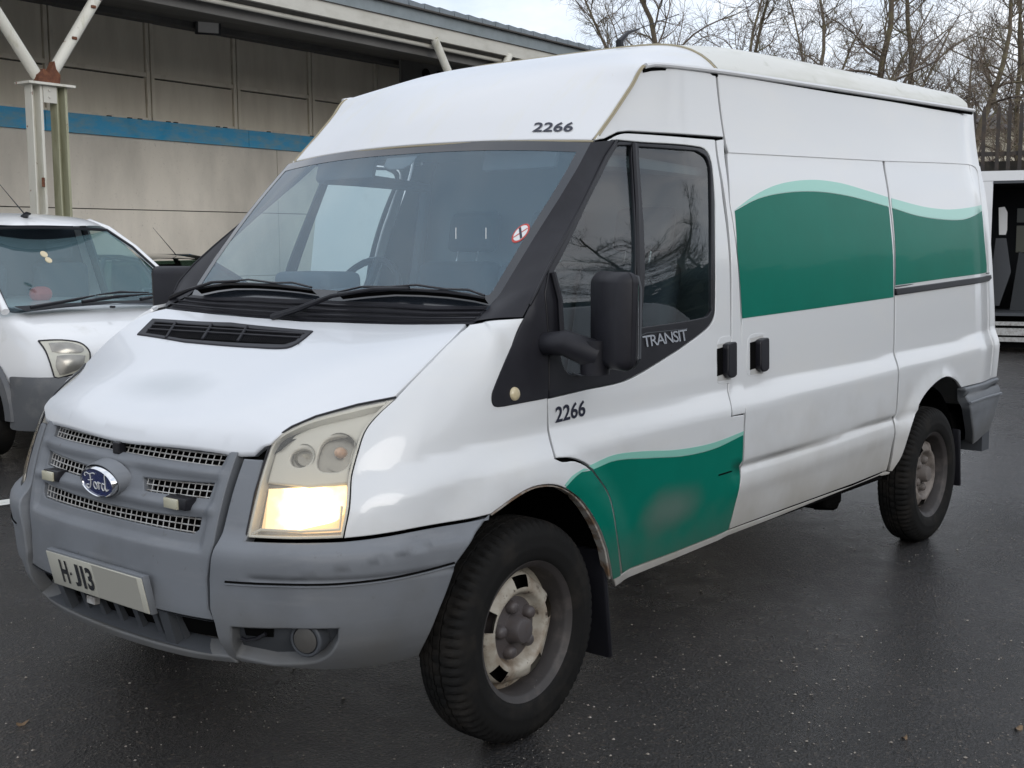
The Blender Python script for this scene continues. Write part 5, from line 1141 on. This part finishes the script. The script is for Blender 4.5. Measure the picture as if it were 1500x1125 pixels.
for sg in (-1, 1):
    g = G(); g.tube([(.26, sg * .80, 1.07), (.0, sg * .755, 1.27), (-.35, sg * .68, 1.52), (-.62, sg * .605, 1.675), (-.9, sg * .60, 1.735)], [.030, .026, .026, .032, .04], 10); cobj(g, 'windscreen_pillar', 'paint_small')
    g = G(); g.tube([(.24, sg * .775, 1.09), (.0, sg * .73, 1.28), (-.35, sg * .655, 1.53), (-.60, sg * .58, 1.672)], .012, 6); cobj(g, 'screen_seal', 'black')
    g = G(); g.tube([(-.02, sg * .78, 1.12), (-.08, sg * .755, 1.26)], .02, 6); g.tube([(-1.02, sg * .80, 1.12), (-1.10, sg * .66, 1.72)], .035, 6); cobj(g, 'door_pillar', 'black')
    P = [(.02, sg * .80, 1.10), (-1.0, sg * .81, 1.12), (-1.08, sg * .67, 1.69), (-.62, sg * .64, 1.66)]
    quadpanel('side_window', P if sg > 0 else P[::-1], 'ctint')
    g = G(); g.box((-3.3, sg * .66 - .01, 1.10), (-1.1, sg * .66 + .01, 1.74)); 
    V = [(-3.3, sg * .84, 1.10), (-1.08, sg * .83, 1.10), (-1.12, sg * .665, 1.72), (-3.28, sg * .66, 1.72)]; g = G(); g.add(V, [(0, 1, 2, 3)]); cobj(g, 'load_side', 'paint_small')
g = G(); g.add([(-3.34, -.82, 1.1), (-3.34, .82, 1.1), (-3.3, .64, 1.72), (-3.3, -.64, 1.72)], [(0, 1, 2, 3)]); cobj(g, 'rear_panel', 'paint_small')
g = G(); g.tube([(-.60, y, 1.672 + .015 * (1 - (y / .6) ** 2)) for y in np.linspace(-.58, .58, 12)], .012, 6); cobj(g, 'screen_seal', 'black')
g = G(); g.add([(.36, .70, 1.075), (.42, 0, 1.105), (.36, -.70, 1.075), (.20, -.70, 1.105), (.28, 0, 1.12), (.20, .70, 1.105)], [(0, 1, 4, 5), (1, 2, 3, 4)]); cobj(g, 'scuttle_panel', 'black_rough')
for P in ([(.36, -.25, 1.125), (.33, .05, 1.15), (.28, .35, 1.16)], [(.36, .25, 1.125), (.30, .50, 1.145), (.23, .68, 1.15)], [(.36, -.66, 1.10), (.33, -.3, 1.14), (.29, -.10, 1.165)]):
    g = G(); g.tube(P, [.014, .012, .006], 6); cobj(g, 'wiper_arm', 'black')
for P in ([(.34, -.12, 1.17), (.31, .1, 1.185), (.25, .40, 1.17)], [(.33, .32, 1.16), (.28, .5, 1.165), (.20, .69, 1.15)]):
    g = G(); g.tube(P, [.005, .010, .004], 6); cobj(g, 'wiper_blade', 'black')
g = G(); g.tube([(-.78, -.06, 1.77), (-.72, -.065, 1.80), (-.66, -.07, 1.80)], [.03, .02, .008], 8); g.tube([(-.75, -.06, 1.79), (-1.2, -.07, 2.10)], [.006, .002], 5); cobj(g, 'roof_aerial', 'black')
# bumper, arches, lamps
M['clad_small'] = mat('grey_wheel_arch_plastic', (.085, .09, .097), .6, noise=[(6, (.13, .13, .13), .5, .7)])
g = G(); BP = [(-.2, -.895), (.30, -.90), (.55, -.885), (.72, -.82), (.86, -.66), (.93, -.4), (.95, 0), (.93, .4), (.86, .66), (.72, .82), (.55, .885)]
BP2 = [(.43, -.885)] + BP[2:] + [(.43, .885)]
V = []
for z, o in ((.24, -.05), (.32, 0), (.50, .02), (.57, .012), (.625, -.02)):
    for x, y in BP2: V.append((x + o, y, z))
n = len(BP2); g.add(V, [(i * n + j, i * n + j + 1, (i + 1) * n + j + 1, (i + 1) * n + j) for i in range(4) for j in range(n - 1)]); bp = cobj(g, 'front_bumper', M['clad_small']); md = bp.modifiers.new('s', 'SUBSURF'); md.levels = md.render_levels = 2
for x0 in (0., -2.66):
    for sg in (-1, 1):
        g = G(); n = 22; V = []
        for k, (r, o) in enumerate(((.36, .0), (.37, .03), (.455, .03), (.475, .0))):
            for a in np.linspace(math.radians(0), math.radians(180), n): V.append((x0 + r * math.cos(a), sg * (.872 + o), .30 + r * math.sin(a) * (1.0 if k < 2 else 1.02)))
        g.add(V, [(k * n + i, k * n + i + 1, (k + 1) * n + i + 1, (k + 1) * n + i) for k in range(3) for i in range(n - 1)]); cobj(g, 'wheel_arch', 'clad_small')
        g = G(); r = .365; V = []
        for a in np.linspace(0, math.pi, 16): V += [(x0 + r * math.cos(a), sg * .905, .30 + r * math.sin(a))]
        V2 = [(v[0], sg * .55, v[2]) for v in V]; n = 16; g.add(V + V2, [tuple(range(n, 2 * n)), tuple(range(0, n)) ] + [(i, i + 1, n + i + 1, n + i) for i in range(n - 1)]); cobj(g, 'arch_recess', 'void')
        w = empty('wheel', (x0, sg * .86, .305), math.pi if sg > 0 else 0, cv)
        g = G(); g.lathe([(.185, .04), (.19, -.06), (.215, -.075), (.26, -.078), (.29, -.065), (.302, -.045), (.305, 0), (.305, .08)], 48); g.build('tyre', 'rubber', w, True)
        g = G(); g.lathe([(.001, -.045), (.06, -.045), (.09, -.035), (.13, -.055), (.175, -.05), (.19, -.066)], 40); tr = g.build('wheel_trim', M['mesh_grey'] if 0 else mat('silver_steel_wheel', (.34, .33, .31), .45, .3), w, True)
        for k in range(14):
            a = k * 2 * math.pi / 14; g = G(); g.lathe([(.001, -.0585), (.014, -.0585), (.014, -.05)], 10, None, (.150 * math.cos(a), 0, .150 * math.sin(a))); g.build('vent_hole', 'void', tr)
g = G(); wbox_ = None
# headlight (right hand lamp of the small van)
M['small_lamp'] = mat('small_van_lamp_lens', (.50, .49, .42), .25, .1, coat=.9)
bpy.context.view_layer.update()
_dg = bpy.context.evaluated_depsgraph_get(); _e = body.evaluated_get(_dg); _m = _e.to_mesh(); _mwb = body.matrix_world.copy()
_bt = BVHTree.FromPolygons([_mwb @ v.co for v in _m.vertices], [tuple(p.vertices) for p in _m.polygons]); _e.to_mesh_clear(); _inv = cv.matrix_world.inverted()
def on_small(px, off):
    l, n_, i_, d_ = _bt.ray_cast(Vector(CAM), Vector(ray(px)).normalized())
    if l is None: l, n_, i_, d_ = _bt.find_nearest(Vector(at_depth(px, 7.9)))
    if n_.dot(Vector(CAM) - l) < 0: n_ = -n_
    return _inv @ (l + n_ * off)
def lamp_patch(px, off, name, m, par):
    P = [on_small(p, off) for p in curve(px)]; c = sum(P, Vector()) / len(P); Q = [p * .5 + c * .5 for p in P]; cpx = np.mean([np.array(p[:2], float) for p in px], 0)
    c = on_small(cpx, off + .006); Q = [on_small(np.array(p) * .5 + cpx * .5, off + .005) for p in curve(px)]; n = len(P)
    B_ = [on_small(p, off - .02) for p in curve(px)]
    g = G(); g.add([c] + Q + P + B_, [(0, 1 + i, 1 + (i + 1) % n) for i in range(n)] + [(1 + i, 1 + n + i, 1 + n + (i + 1) % n, 1 + (i + 1) % n) for i in range(n)] + [(1 + n + i, 1 + 2 * n + i, 1 + 2 * n + (i + 1) % n, 1 + n + (i + 1) % n) for i in range(n)])
    o = g.build(name, m, par, True, fix=False); return o, P
hp_ = [(57, 500), (82, 499, 1), (108, 501, 1), (122, 506, 1), (131, 517, 1), (130, 535), (108, 548), (86, 554), (80, 552), (74, 532, 1), (67, 514, 1)]
h_, P_ = lamp_patch(hp_, .008, 'headlight', 'small_lamp', cv)
g = G(); g.tube([tuple(p) for p in P_ + [P_[0]]], .006, 6); g.build('lamp_rim', 'black', h_, True)
lamp_patch([(72, 504), (95, 503, 1), (112, 506, 1), (122, 512, 1), (118, 517, 1), (90, 518, 1), (77, 516)], .016, 'indicator_lens', 'silver', h_)
lamp_patch([(84, 522), (105, 520, 1), (124, 521), (120, 536, 1), (104, 545, 1), (88, 549), (82, 536, 1)], .016, 'lamp_reflector', 'silver', h_)
# interior, sticker
g = G(); g.rbox((-.35, -.70, .85), (.20, .70, 1.085), .05, 2); cobj(g, 'dashboard', 'dash')
for y in (-.38, .36):
    g = G(); g.rbox((-1.05, y - .24, .8), (-.92, y + .24, 1.40), .05, 3); g.rbox((-1.05, y - .12, 1.42), (-.96, y + .12, 1.58), .04, 3); cobj(g, 'seat', 'seat')
g = G(); g.box((-1.3, -.78, .6), (-1.28, .78, 1.74)); cobj(g, 'bulkhead', 'seat')
g = G(); g.rbox((-.55, -.20, 1.10), (-.42, -.02, 1.22), .06, 3); cobj(g, 'red_cushion', 'red')
g = G()
for (y, z, rr) in ((-.215, 1.475, .030), (-.215, 1.43, .028)):
    f = .22 - (z - 1.10) / .575 * .82 + .075
    P = [(f + .02 + rr * math.sin(a) * -.8, y + rr * .95 * math.cos(a), z + rr * math.sin(a) * .75) for a in np.linspace(0, 2 * math.pi, 16, False)]; g.prism(P, (.004, 0, .005))
cobj(g, 'sticker', M['marker'], False)
for y, z, f in ((-.10, 1.075, .48), (.62, 1.045, .42)):
    g = G(); g.rbox((f, y, z), (f + .05, y + .025, z + .018), .005, 1); cobj(g, 'washer_jet', 'black')

# ================================================================== BLACK CAR BEHIND
bc_ = empty('dark_car', (6.45, 9.5, 0), math.radians(5 - 90)); tag(bc_, 'black hatchback mostly hidden between the two white vans near the wall', 'car')
M['carblack'] = mat('black_car_paint', (.012, .013, .014), .2, coat=1)
g = G(); rows = []
for f, w, zt in [(-3.0, .70, .86), (-2.7, .82, .93), (-1.0, .86, .93), (0.1, .86, .92), (.6, .80, .80), (.82, .62, .66)]:
    rows.append([(f, -w, .25), (f, -w - .02, .55), (f, -w + .02, zt - .08), (f, -w + .12, zt), (f, 0, zt + .03), (f, w - .12, zt), (f, w - .02, zt - .08), (f, w + .02, .55), (f, w, .25)])
g.add([p for r in rows for p in r], [(i * 9 + j, i * 9 + j + 1, (i + 1) * 9 + j + 1, (i + 1) * 9 + j) for i in range(5) for j in range(8)] + [tuple(range(9)), tuple(45 + j for j in range(9))]); o = g.build('body', 'carblack', bc_, True); md = o.modifiers.new('s', 'SUBSURF'); md.levels = md.render_levels = 2
g = G(); rows = [[(f, -w, z), (f, -w * .7, z + .045), (f, 0, z + .06), (f, w * .7, z + .045), (f, w, z)] for f, w, z in ((-.55, .54, 1.33), (-.9, .56, 1.39), (-1.8, .56, 1.38), (-2.5, .52, 1.30))]
g.add([p for r in rows for p in r], [(i * 5 + j, i * 5 + j + 1, (i + 1) * 5 + j + 1, (i + 1) * 5 + j) for i in range(3) for j in range(4)]); o = g.build('roof', 'carblack', bc_, True); md = o.modifiers.new('s', 'SUBSURF'); md.levels = md.render_levels = 2
M['dglass'] = glass('dark_green_glass', (.22, .30, .26), ior=1.6)
g = G(); g.add([(.15, -.72, .93), (.15, .72, .93), (-.56, .53, 1.35), (-.56, -.53, 1.35)], [(0, 1, 2, 3)]); g.build('windscreen', 'dglass', bc_)
for sg in (-1, 1):
    g = G(); g.add([(.05, sg * .78, .93), (-2.4, sg * .78, .94), (-2.45, sg * .55, 1.32), (-.60, sg * .55, 1.36)], [(0, 1, 2, 3)]); g.build('side_window', 'dglass', bc_)
    g = G(); g.tube([(.17, sg * .75, .92), (-.2, sg * .66, 1.15), (-.57, sg * .55, 1.35), (-.95, sg * .56, 1.40), (-1.8, sg * .56, 1.40), (-2.5, sg * .53, 1.31), (-2.8, sg * .72, .95)], .035, 8); g.build('roof_pillar', 'carblack', bc_, True)
    g = G(); g.tube([(-1.15, sg * .80, .93), (-1.25, sg * .57, 1.38)], .035, 6); g.build('door_pillar', 'carblack', bc_, True)
    g = G(); g.rbox((-.10, sg * .90 - .09, .92), (.02, sg * .90 + .09, 1.05), .03, 3); g.build('door_mirror', 'carblack', bc_, True)
    for x0 in (0, -2.4):
        w = empty('wheel', (x0, sg * .78, .30), 0, bc_); g = G(); g.lathe([(.001, -.08), (.17, -.09), (.2, -.1), (.27, -.1), (.30, -.07), (.30, .09), (.2, .1), (.001, .09)], 28); g.build('tyre', 'rubber', w, True)
g = G(); g.box((-2.7, -.5, .95), (-2.68, .5, 1.25)); g.rbox((-1.2, .1, .8), (-1.1, .5, 1.3), .03); g.rbox((-1.2, -.5, .8), (-1.1, -.1, 1.3), .03); g.build('seats', 'void', bc_)
g = G(); g.tube([(-.75, .18, 1.42), (-1.0, .02, 1.78)], [.007, .002], 5); g.build('roof_aerial', 'black', bc_)

# ================================================================== WHITE VAN SEEN THROUGH THE CAB, AND THE OPEN ONE AT THE RIGHT
hv = empty('high_roof_van', (9.2, 8.2, 0), math.radians(35)); tag(hv, 'white high sided van seen only through the cab windows of the big van', 'van')
def plain_van(root, L, Wd, H, paint='paint_small', openside=False):
    prof = [(-L / 2, .40), (-L / 2 + .02, 1.2), (-L / 2 + .10, H - .12), (-L / 2 + .22, H), (L / 2 - 1.75, H), (L / 2 - 1.35, H - .15), (L / 2 - .75, 1.32), (L / 2 - .15, 1.05), (L / 2, .80), (L / 2, .40)]
    g = G(); V = []
    for y, k in ((-Wd / 2, 0), (-Wd / 2 + .03, 1), (Wd / 2 - .03, 1), (Wd / 2, 0)):
        for x, z in prof: V.append((x, y * (1 - .10 * max(0, z - 1.2)), z - (0 if k or z < H - .2 else .03)))
    n = len(prof); F = [(k * n + i, k * n + (i + 1) % n, (k + 1) * n + (i + 1) % n, (k + 1) * n + i) for k in range(3) for i in range(n)] + [tuple(range(n)), tuple(3 * n + i for i in range(n))]
    g.add(V, F); o = g.build('body', paint, root, False)
    for x0 in (-L / 2 + .95, L / 2 - .95):
        for sg in (-1, 1):
            w = empty('wheel', (x0, sg * (Wd / 2 - .10), .34), 0, root); g = G(); g.lathe([(.001, -.10 * sg), (.19, -.10 * sg), (.21, -.11 * sg), (.32, -.10 * sg), (.34, -.06 * sg), (.34, .09 * sg)], 30); g.build('tyre', 'rubber', w, True)
    return o
plain_van(hv, 5.4, 2.0, 2.55)
for z in (1.15, 1.72, 2.20):
    for sg in (-1, 1):
        g = G(); yy = sg * (1.0 * (1 - .10 * max(0, z - 1.2)) + .004); g.tube([(-2.6, yy, z), (1.2, yy, z)], .008, 5); g.build('press_line', 'grey_dark', hv)
g = G(); g.rbox((-.5, -.97, 2.42), (.9, -.80, 2.56), .03, 2); g.build('red_marking', 'red', hv)

rv = empty('open_minibus', (0, 0, 0)); tag(rv, 'white minibus standing side on with its side door open at the right edge', 'van')
vw = math.radians(39.87 - math.degrees(math.atan(720 / FPX))); RT = np.array([math.sin(vw), -math.cos(vw), 0]); FW = np.array([math.cos(vw), math.sin(vw), 0])
rp0 = at((1443, 514), 2, 0); 
def rq(r, d, z): return rp0 + RT * r + FW * d + np.array([0, 0, z])
def rbx(name, r0, r1, d0, d1, z0, z1, m, par=rv):
    V = [rq(r0, d0, z0), rq(r1, d0, z0), rq(r1, d1, z0), rq(r0, d1, z0), rq(r0, d0, z1), rq(r1, d0, z1), rq(r1, d1, z1), rq(r0, d1, z1)]
    g = G(); g.add(V, [(3, 2, 1, 0), (4, 5, 6, 7), (0, 1, 5, 4), (1, 2, 6, 5), (2, 3, 7, 6), (3, 0, 4, 7)]); return g.build(name, m, par)
M['inner_dark'] = mat('dark_cabin_lining', (.02, .022, .026), .8)
sc_ = np.linalg.norm(rq(0, 0, 0) - CAM) ; mpp = (rp0 - CAM) @ CM[2] / FPX; zc = lambda y: (514 - y) * mpp * 1.0
rbx('roof', -2.8, 2.6, 0, 2.0, zc(268), zc(254), M['paint_small']); rbx('rear_side', -2.8, .02, 0, .08, zc(500), zc(268.5), M['paint_small']); rbx('front_side', 1.55, 2.6, 0, .08, zc(500), zc(268.5), M['paint_small'])
rbx('door_track', 0.02, 1.55, -.01, .05, zc(272), zc(268.5), 'grey_dark')
rbx('cabin_back', -2.7, 2.5, 1.9, 1.95, .4, zc(269), M['inner_dark']); rbx('cabin_end', -.6, -.55, .1, 1.9, .4, zc(269), M['inner_dark']); rbx('cabin_end', 1.6, 1.65, .1, 1.9, .4, zc(269), M['inner_dark'])
rbx('cabin_roof', -2.7, 2.5, .05, 1.9, zc(271), zc(269), M['inner_dark']); rbx('cabin_floor', -2.7, 2.5, .05, 1.9, .50, .54, M['grey_dark'])
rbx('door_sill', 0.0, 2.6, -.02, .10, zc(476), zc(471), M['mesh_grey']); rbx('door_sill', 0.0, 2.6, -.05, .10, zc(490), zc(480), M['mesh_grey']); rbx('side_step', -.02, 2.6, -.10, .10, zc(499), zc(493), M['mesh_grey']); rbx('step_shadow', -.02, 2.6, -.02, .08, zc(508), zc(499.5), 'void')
rbx('sill_gap', 0.0, 2.6, .02, .08, zc(480), zc(476), 'void'); rbx('sill_gap', 0.0, 2.6, .0, .08, zc(493), zc(490), 'void')
rbx('far_window', .36, .85, 1.87, 1.90, zc(372), zc(330), mat('daylight_glass', (.30, .30, .22), .3)); rbx('far_window', .36, .85, 1.87, 1.90, zc(325), zc(303), mat('daylight_glass_upper', (.16, .18, .16), .3))
g = G(); V = [rq(.12, .5, zc(345)), rq(.21, .5, zc(345)), rq(.225, .5, zc(338)), rq(.22, .5, zc(312)), rq(.18, .5, zc(304)), rq(.10, .5, zc(305))]; g.prism(V, FW * .06); g.build('head_rest', 'white', rv)
g = G(); V = [rq(.0, .5, zc(450)), rq(.16, .5, zc(450)), rq(.30, .5, zc(400)), rq(.22, .5, zc(350)), rq(.08, .5, zc(350))]; g.prism(V, FW * .5); g.build('seat_back', 'grey_dark', rv)
g = G(); V = [rq(.3, .9, .5), rq(.7, .9, .5), rq(.62, .9, zc(380)), rq(.40, .9, zc(370))]; g.prism(V, FW * .4); g.build('seat_back', mat('dim_grey_seat', (.05, .055, .06), .8), rv)
g = G()
for r in (-2.0, 2.0):
    g.lathe([(.001, -.1), (.33, -.1), (.34, .1)], 24, Matrix.Rotation(vw - math.pi / 2, 3, 'Z'), rq(r, .15, .34))
g.build('wheels', 'rubber', rv); rbx('underfloor', -2.5, 2.5, .3, 1.9, .2, .5, 'void')

# ================================================================== FENCE, FAR BUILDING
M['pale'] = mat('dark_galvanised_pale', (.035, .030, .027), .7, noise=[(5, (.07, .05, .035), .45, .7)])
fe = empty('palisade_fence', tuple(at_depth((1470, 400), 23) * np.array([1, 1, 0]))); tag(fe, 'tall dark palisade fence with overgrown pales behind the right hand minibus', 'fence')
fo = Vector(fe.location); F0 = at_depth((1430, 360), 23); F0[2] = 0
def ff_(k, z, d=0): return F0 + RT * k + FW * d + np.array([0, 0, z])
zt = 1.53 + (358 - 160) / FPX * 23
for i in range(60):
    k = -3.2 + i * .205 + RNG.uniform(-.015, .015); h = zt + RNG.uniform(-.06, .08); w = .035; lean = RNG.uniform(-.03, .03)
    g = G(); P = [ff_(k - w, .0), ff_(k + w, .0), ff_(k + w + lean, h - .12), ff_(k + lean, h), ff_(k - w + lean, h - .12)]; g.prism(P, FW * .03); o = g.build('pale', 'pale', fe); o.matrix_parent_inverse = Matrix.Translation(-fo)
for z in (zt - .95, .6):
    g = G(); P = [ff_(-3.4, z, .03), ff_(9.2, z, .03), ff_(9.2, z + .08, .03), ff_(-3.4, z + .08, .03)]; g.prism(P, FW * .05); o = g.build('fence_rail', 'pale', fe); o.matrix_parent_inverse = Matrix.Translation(-fo)
g = G(); P = [ff_(-3.4, 0, .1), ff_(9.2, 0, .1), ff_(9.2, 3.05, .1), ff_(-3.4, 3.05, .1)]; g.prism(P, FW * .1); o = g.build('gravel_board', mat('dark_fence_board', (.03, .027, .022), .8, noise=[(3, (.06, .05, .035), .45, .65)]), fe); o.matrix_parent_inverse = Matrix.Translation(-fo)
fb = empty('far_shed', (0, 0, 0)); tag(fb, 'pale building seen through the pales of the dark fence', 'building')
def fbx(name, k0, k1, d0, d1, z0, z1, m):
    V = [ff_(k0, z0, d0), ff_(k1, z0, d0), ff_(k1, z0, d1), ff_(k0, z0, d1), ff_(k0, z1, d0), ff_(k1, z1, d0), ff_(k1, z1, d1), ff_(k0, z1, d1)]; g = G(); g.add(V, [(3, 2, 1, 0), (4, 5, 6, 7), (0, 1, 5, 4), (1, 2, 6, 5), (2, 3, 7, 6), (3, 0, 4, 7)]); return g.build(name, m, fb)
fbx('wall', -6, 16, 22, 30, 0, 5.50, mat('cream_wall', (.62, .58, .47), .7)); fbx('roof', -6.3, 16.3, 21.7, 30.3, 5.5, 6.0, mat('grey_shed_roof', (.22, .22, .24), .6))

# ================================================================== BARE TREES
M['bark'] = mat('grey_brown_bark', (.10, .078, .055), .85, noise=[(3, (.15, .13, .07), .45, .65)])
M['twig'] = mat('brown_twig', (.13, .10, .075), .8, noise=[(1.2, (.15, .14, .07), .5, .65), (2, (.07, .055, .05), .5, .65)])
def grow_tree(seed, H, trunk_r, spread=.55, nb=26, up=.75, stems=1, trunk_frac=.85):
    r = np.random.RandomState(seed); T = G(); Bm = G()
    def limb(g, p, d, L, r0, n, lvl, sides):
        P = [p.copy()]; R_ = [r0]; d = d / np.linalg.norm(d); wob = .10 + .07 * lvl
        for i in range(n):
            d = d + r.normal(0, wob, 3) + np.array([0, 0, .05 if lvl else 0]); d /= np.linalg.norm(d); p = p + d * L / n; P.append(p.copy()); R_.append(max(r0 * (1 - .80 * (i + 1) / n), .004 if lvl < 3 else .0028))
        g.tube(P, R_, sides, False); return P, R_
    for s_ in range(stems):
        d0 = np.array([r.normal(0, .05 + .12 * (stems > 1)), r.normal(0, .05 + .12 * (stems > 1)), 1.0]); P, R_ = limb(T, np.array([r.normal(0, .15) * (stems > 1), r.normal(0, .15) * (stems > 1), 0.]), d0, H * r.uniform(.85, 1), trunk_r, 12, 0, 7)
        for k in range(nb):
            t = .20 + .78 * (k / nb) + r.uniform(-.02, .02); i = min(int(t * 12), 11); f = t * 12 - i; p = P[i] * (1 - f) + P[i + 1] * f; a = r.uniform(0, 6.283); L = H * spread * (1 - t * .72) * r.uniform(.6, 1.1) * .62
            d = np.array([math.cos(a), math.sin(a), up * r.uniform(.5, 1.4)]); Q, RQ = limb(Bm, p, d, L, R_[i] * .34 + .005, 8, 1, 4)
            for m_ in range(9):
                j = r.randint(1, 8); a = r.normal(0, .9, 3); dd = (Q[j + 1 if j < 8 else j] - Q[j - 1]); dd = dd / np.linalg.norm(dd) + a * .75; S2, RS = limb(Bm, Q[j], dd, L * r.uniform(.30, .62), RQ[j] * .6 + .003, 5, 2, 3)
                for q in range(7):
                    j2 = r.randint(1, 5); dd = (S2[j2] - S2[j2 - 1]); dd = dd / np.linalg.norm(dd) + r.normal(0, .7, 3); limb(Bm, S2[j2], dd, L * r.uniform(.14, .36), .0055, 3, 3, 3)
    return T, Bm
protos = []
for k, (sd_, H, tr, sp_, nb, up, stm) in enumerate([(11, 11.5, .12, .60, 26, .9, 1), (23, 12.5, .15, .62, 30, .55, 1), (37, 10.0, .085, .60, 18, 1.1, 2), (53, 13.0, .17, .66, 30, .45, 1)]):
    T, Bm = grow_tree(sd_, H, tr, sp_, nb, up, stm)
    r0 = empty('bare_tree'); t_ = T.build('trunk', 'bark', r0, True, fix=False); b_ = Bm.build('branches', 'twig', r0, False, fix=False); protos.append((r0, t_, b_))
tree_spots = [  # photo column of the trunk, depth, kind, turn, scale, label
    (925, 42, 0, .3, 1.15, 'thin bare tree farthest left above the van roof, close to the grey eaves'), (1008, 32, 0, 1.2, 1.15, 'tall slender bare tree rising right behind the roof aerial'),
    (1062, 36, 2, 2.2, 1.15, 'bare two stemmed tree just right of the roof aerial'), (1135, 40, 1, 3.0, 1.0, 'bare tree behind the front part of the van roof, paler and farther off'),
    (1205, 37, 2, 4.0, 1.05, 'bare twiggy tree above the middle of the van roof'), (1264, 30, 1, .8, .92, 'bare tree with thick dark trunk above the rear half of the van roof'),
    (1328, 33, 3, 5.1, .82, 'bare tree with wide crooked limbs above the rear of the van roof'), (1376, 28, 1, 2.7, .80, 'bare tree standing over the rear end of the van roof'),
    (1440, 58, 0, 5.6, 1.25, 'bare tree behind the left end of the dark fence'), (1522, 34, 0, 1.9, 1.0, 'bare tree at the right edge of the photo behind the dark fence'),
    (1560, 38, 1, 4.4, .95, 'bare tree whose limbs reach in from beyond the right edge'), (1170, 55, 3, .2, .95, 'hazy bare tree farthest back between the roof aerial and the fence'), (1300, 52, 0, 3.6, 1.1, 'far bare tree between two nearer trunks above the van rear'), (1410, 60, 3, 2.0, 1.0, 'far bare tree behind the dark fence top')]
used_p = set()
for (px_, D_, k, rot, sc, lb) in tree_spots:
    r0, t_, b_ = protos[k]
    if k in used_p:
        r1 = r0.copy(); COL.objects.link(r1)
        for ch in (t_, b_): c_ = ch.copy(); c_.parent = r1; COL.objects.link(c_)
    else: r1 = r0; used_p.add(k)
    P = at_depth((px_, 360), D_); r1.location = (P[0], P[1], 0); r1.rotation_euler = (0, 0, rot); r1.scale = (sc, sc, sc); tag(r1, lb, 'tree', 'bare winter trees behind the van')
# ---- what stands behind the photographer and shows in the paint and the glass
for i, (x, y, k, rot, sc) in enumerate([(6, -17, 1, .5, .85), (10.5, -18, 3, 1.5, .8), (14, -16, 0, 2.6, .9), (19, -18, 1, 3.3, .9), (25, -17, 3, 4.2, .9), (1, -18, 0, 5.0, .9), (32, -19, 1, .9, 1)]):
    r0, t_, b_ = protos[k]; r1 = r0.copy(); COL.objects.link(r1)
    for ch in (t_, b_): c_ = ch.copy(); c_.parent = r1; COL.objects.link(c_)
    r1.location = (x, y, 0); r1.rotation_euler = (0, 0, rot); r1.scale = (sc,) * 3; tag(r1, ['wide bare tree mirrored in the rear half of the door window', 'crooked bare tree mirrored in the front quarter window', 'slim bare tree mirrored in the green wave of the sliding door', 'bare tree mirrored faintly in the middle of the white sliding door', 'bare tree mirrored in the green wave behind the sliding door', 'bare tree mirrored near the front edge of the quarter window', 'bare tree mirrored in the rear quarter paintwork'][i], 'tree', 'bare trees mirrored in the van')
M['hedge'] = mat('dark_hedge_leaves', (.02, .032, .014), .9, noise=[(2, (.035, .04, .018), .4, .7)])
g = G()
for i in range(5200):
    x = RNG.uniform(-12, 46); z = RNG.uniform(0, 3.5 + .7 * math.sin(x * .6) + .35 * math.sin(x * 2.1)); y = -14.5 + RNG.uniform(-.5, .5); q = RNG.normal(0, 1, (4, 3)); s_ = .30
    c = np.array([x, y, z]); g.add([c + q[0] * s_, c + q[1] * s_, c + q[2] * s_], [(0, 1, 2)])
g.box((-12, -15.6, 0), (46, -15.0, 3.3)); hd = g.build('hedge', 'hedge', fix=False); tag(hd, 'tall dark hedge on the far side of the yard, mirrored in the van windows', 'hedge', kind='stuff')
pv = empty('parked_van', (8.5, -7.6, 0), math.radians(8)); tag(pv, 'white van parked across the yard, mirrored low in the green side graphics', 'van'); plain_van(pv, 4.8, 1.9, 1.95)
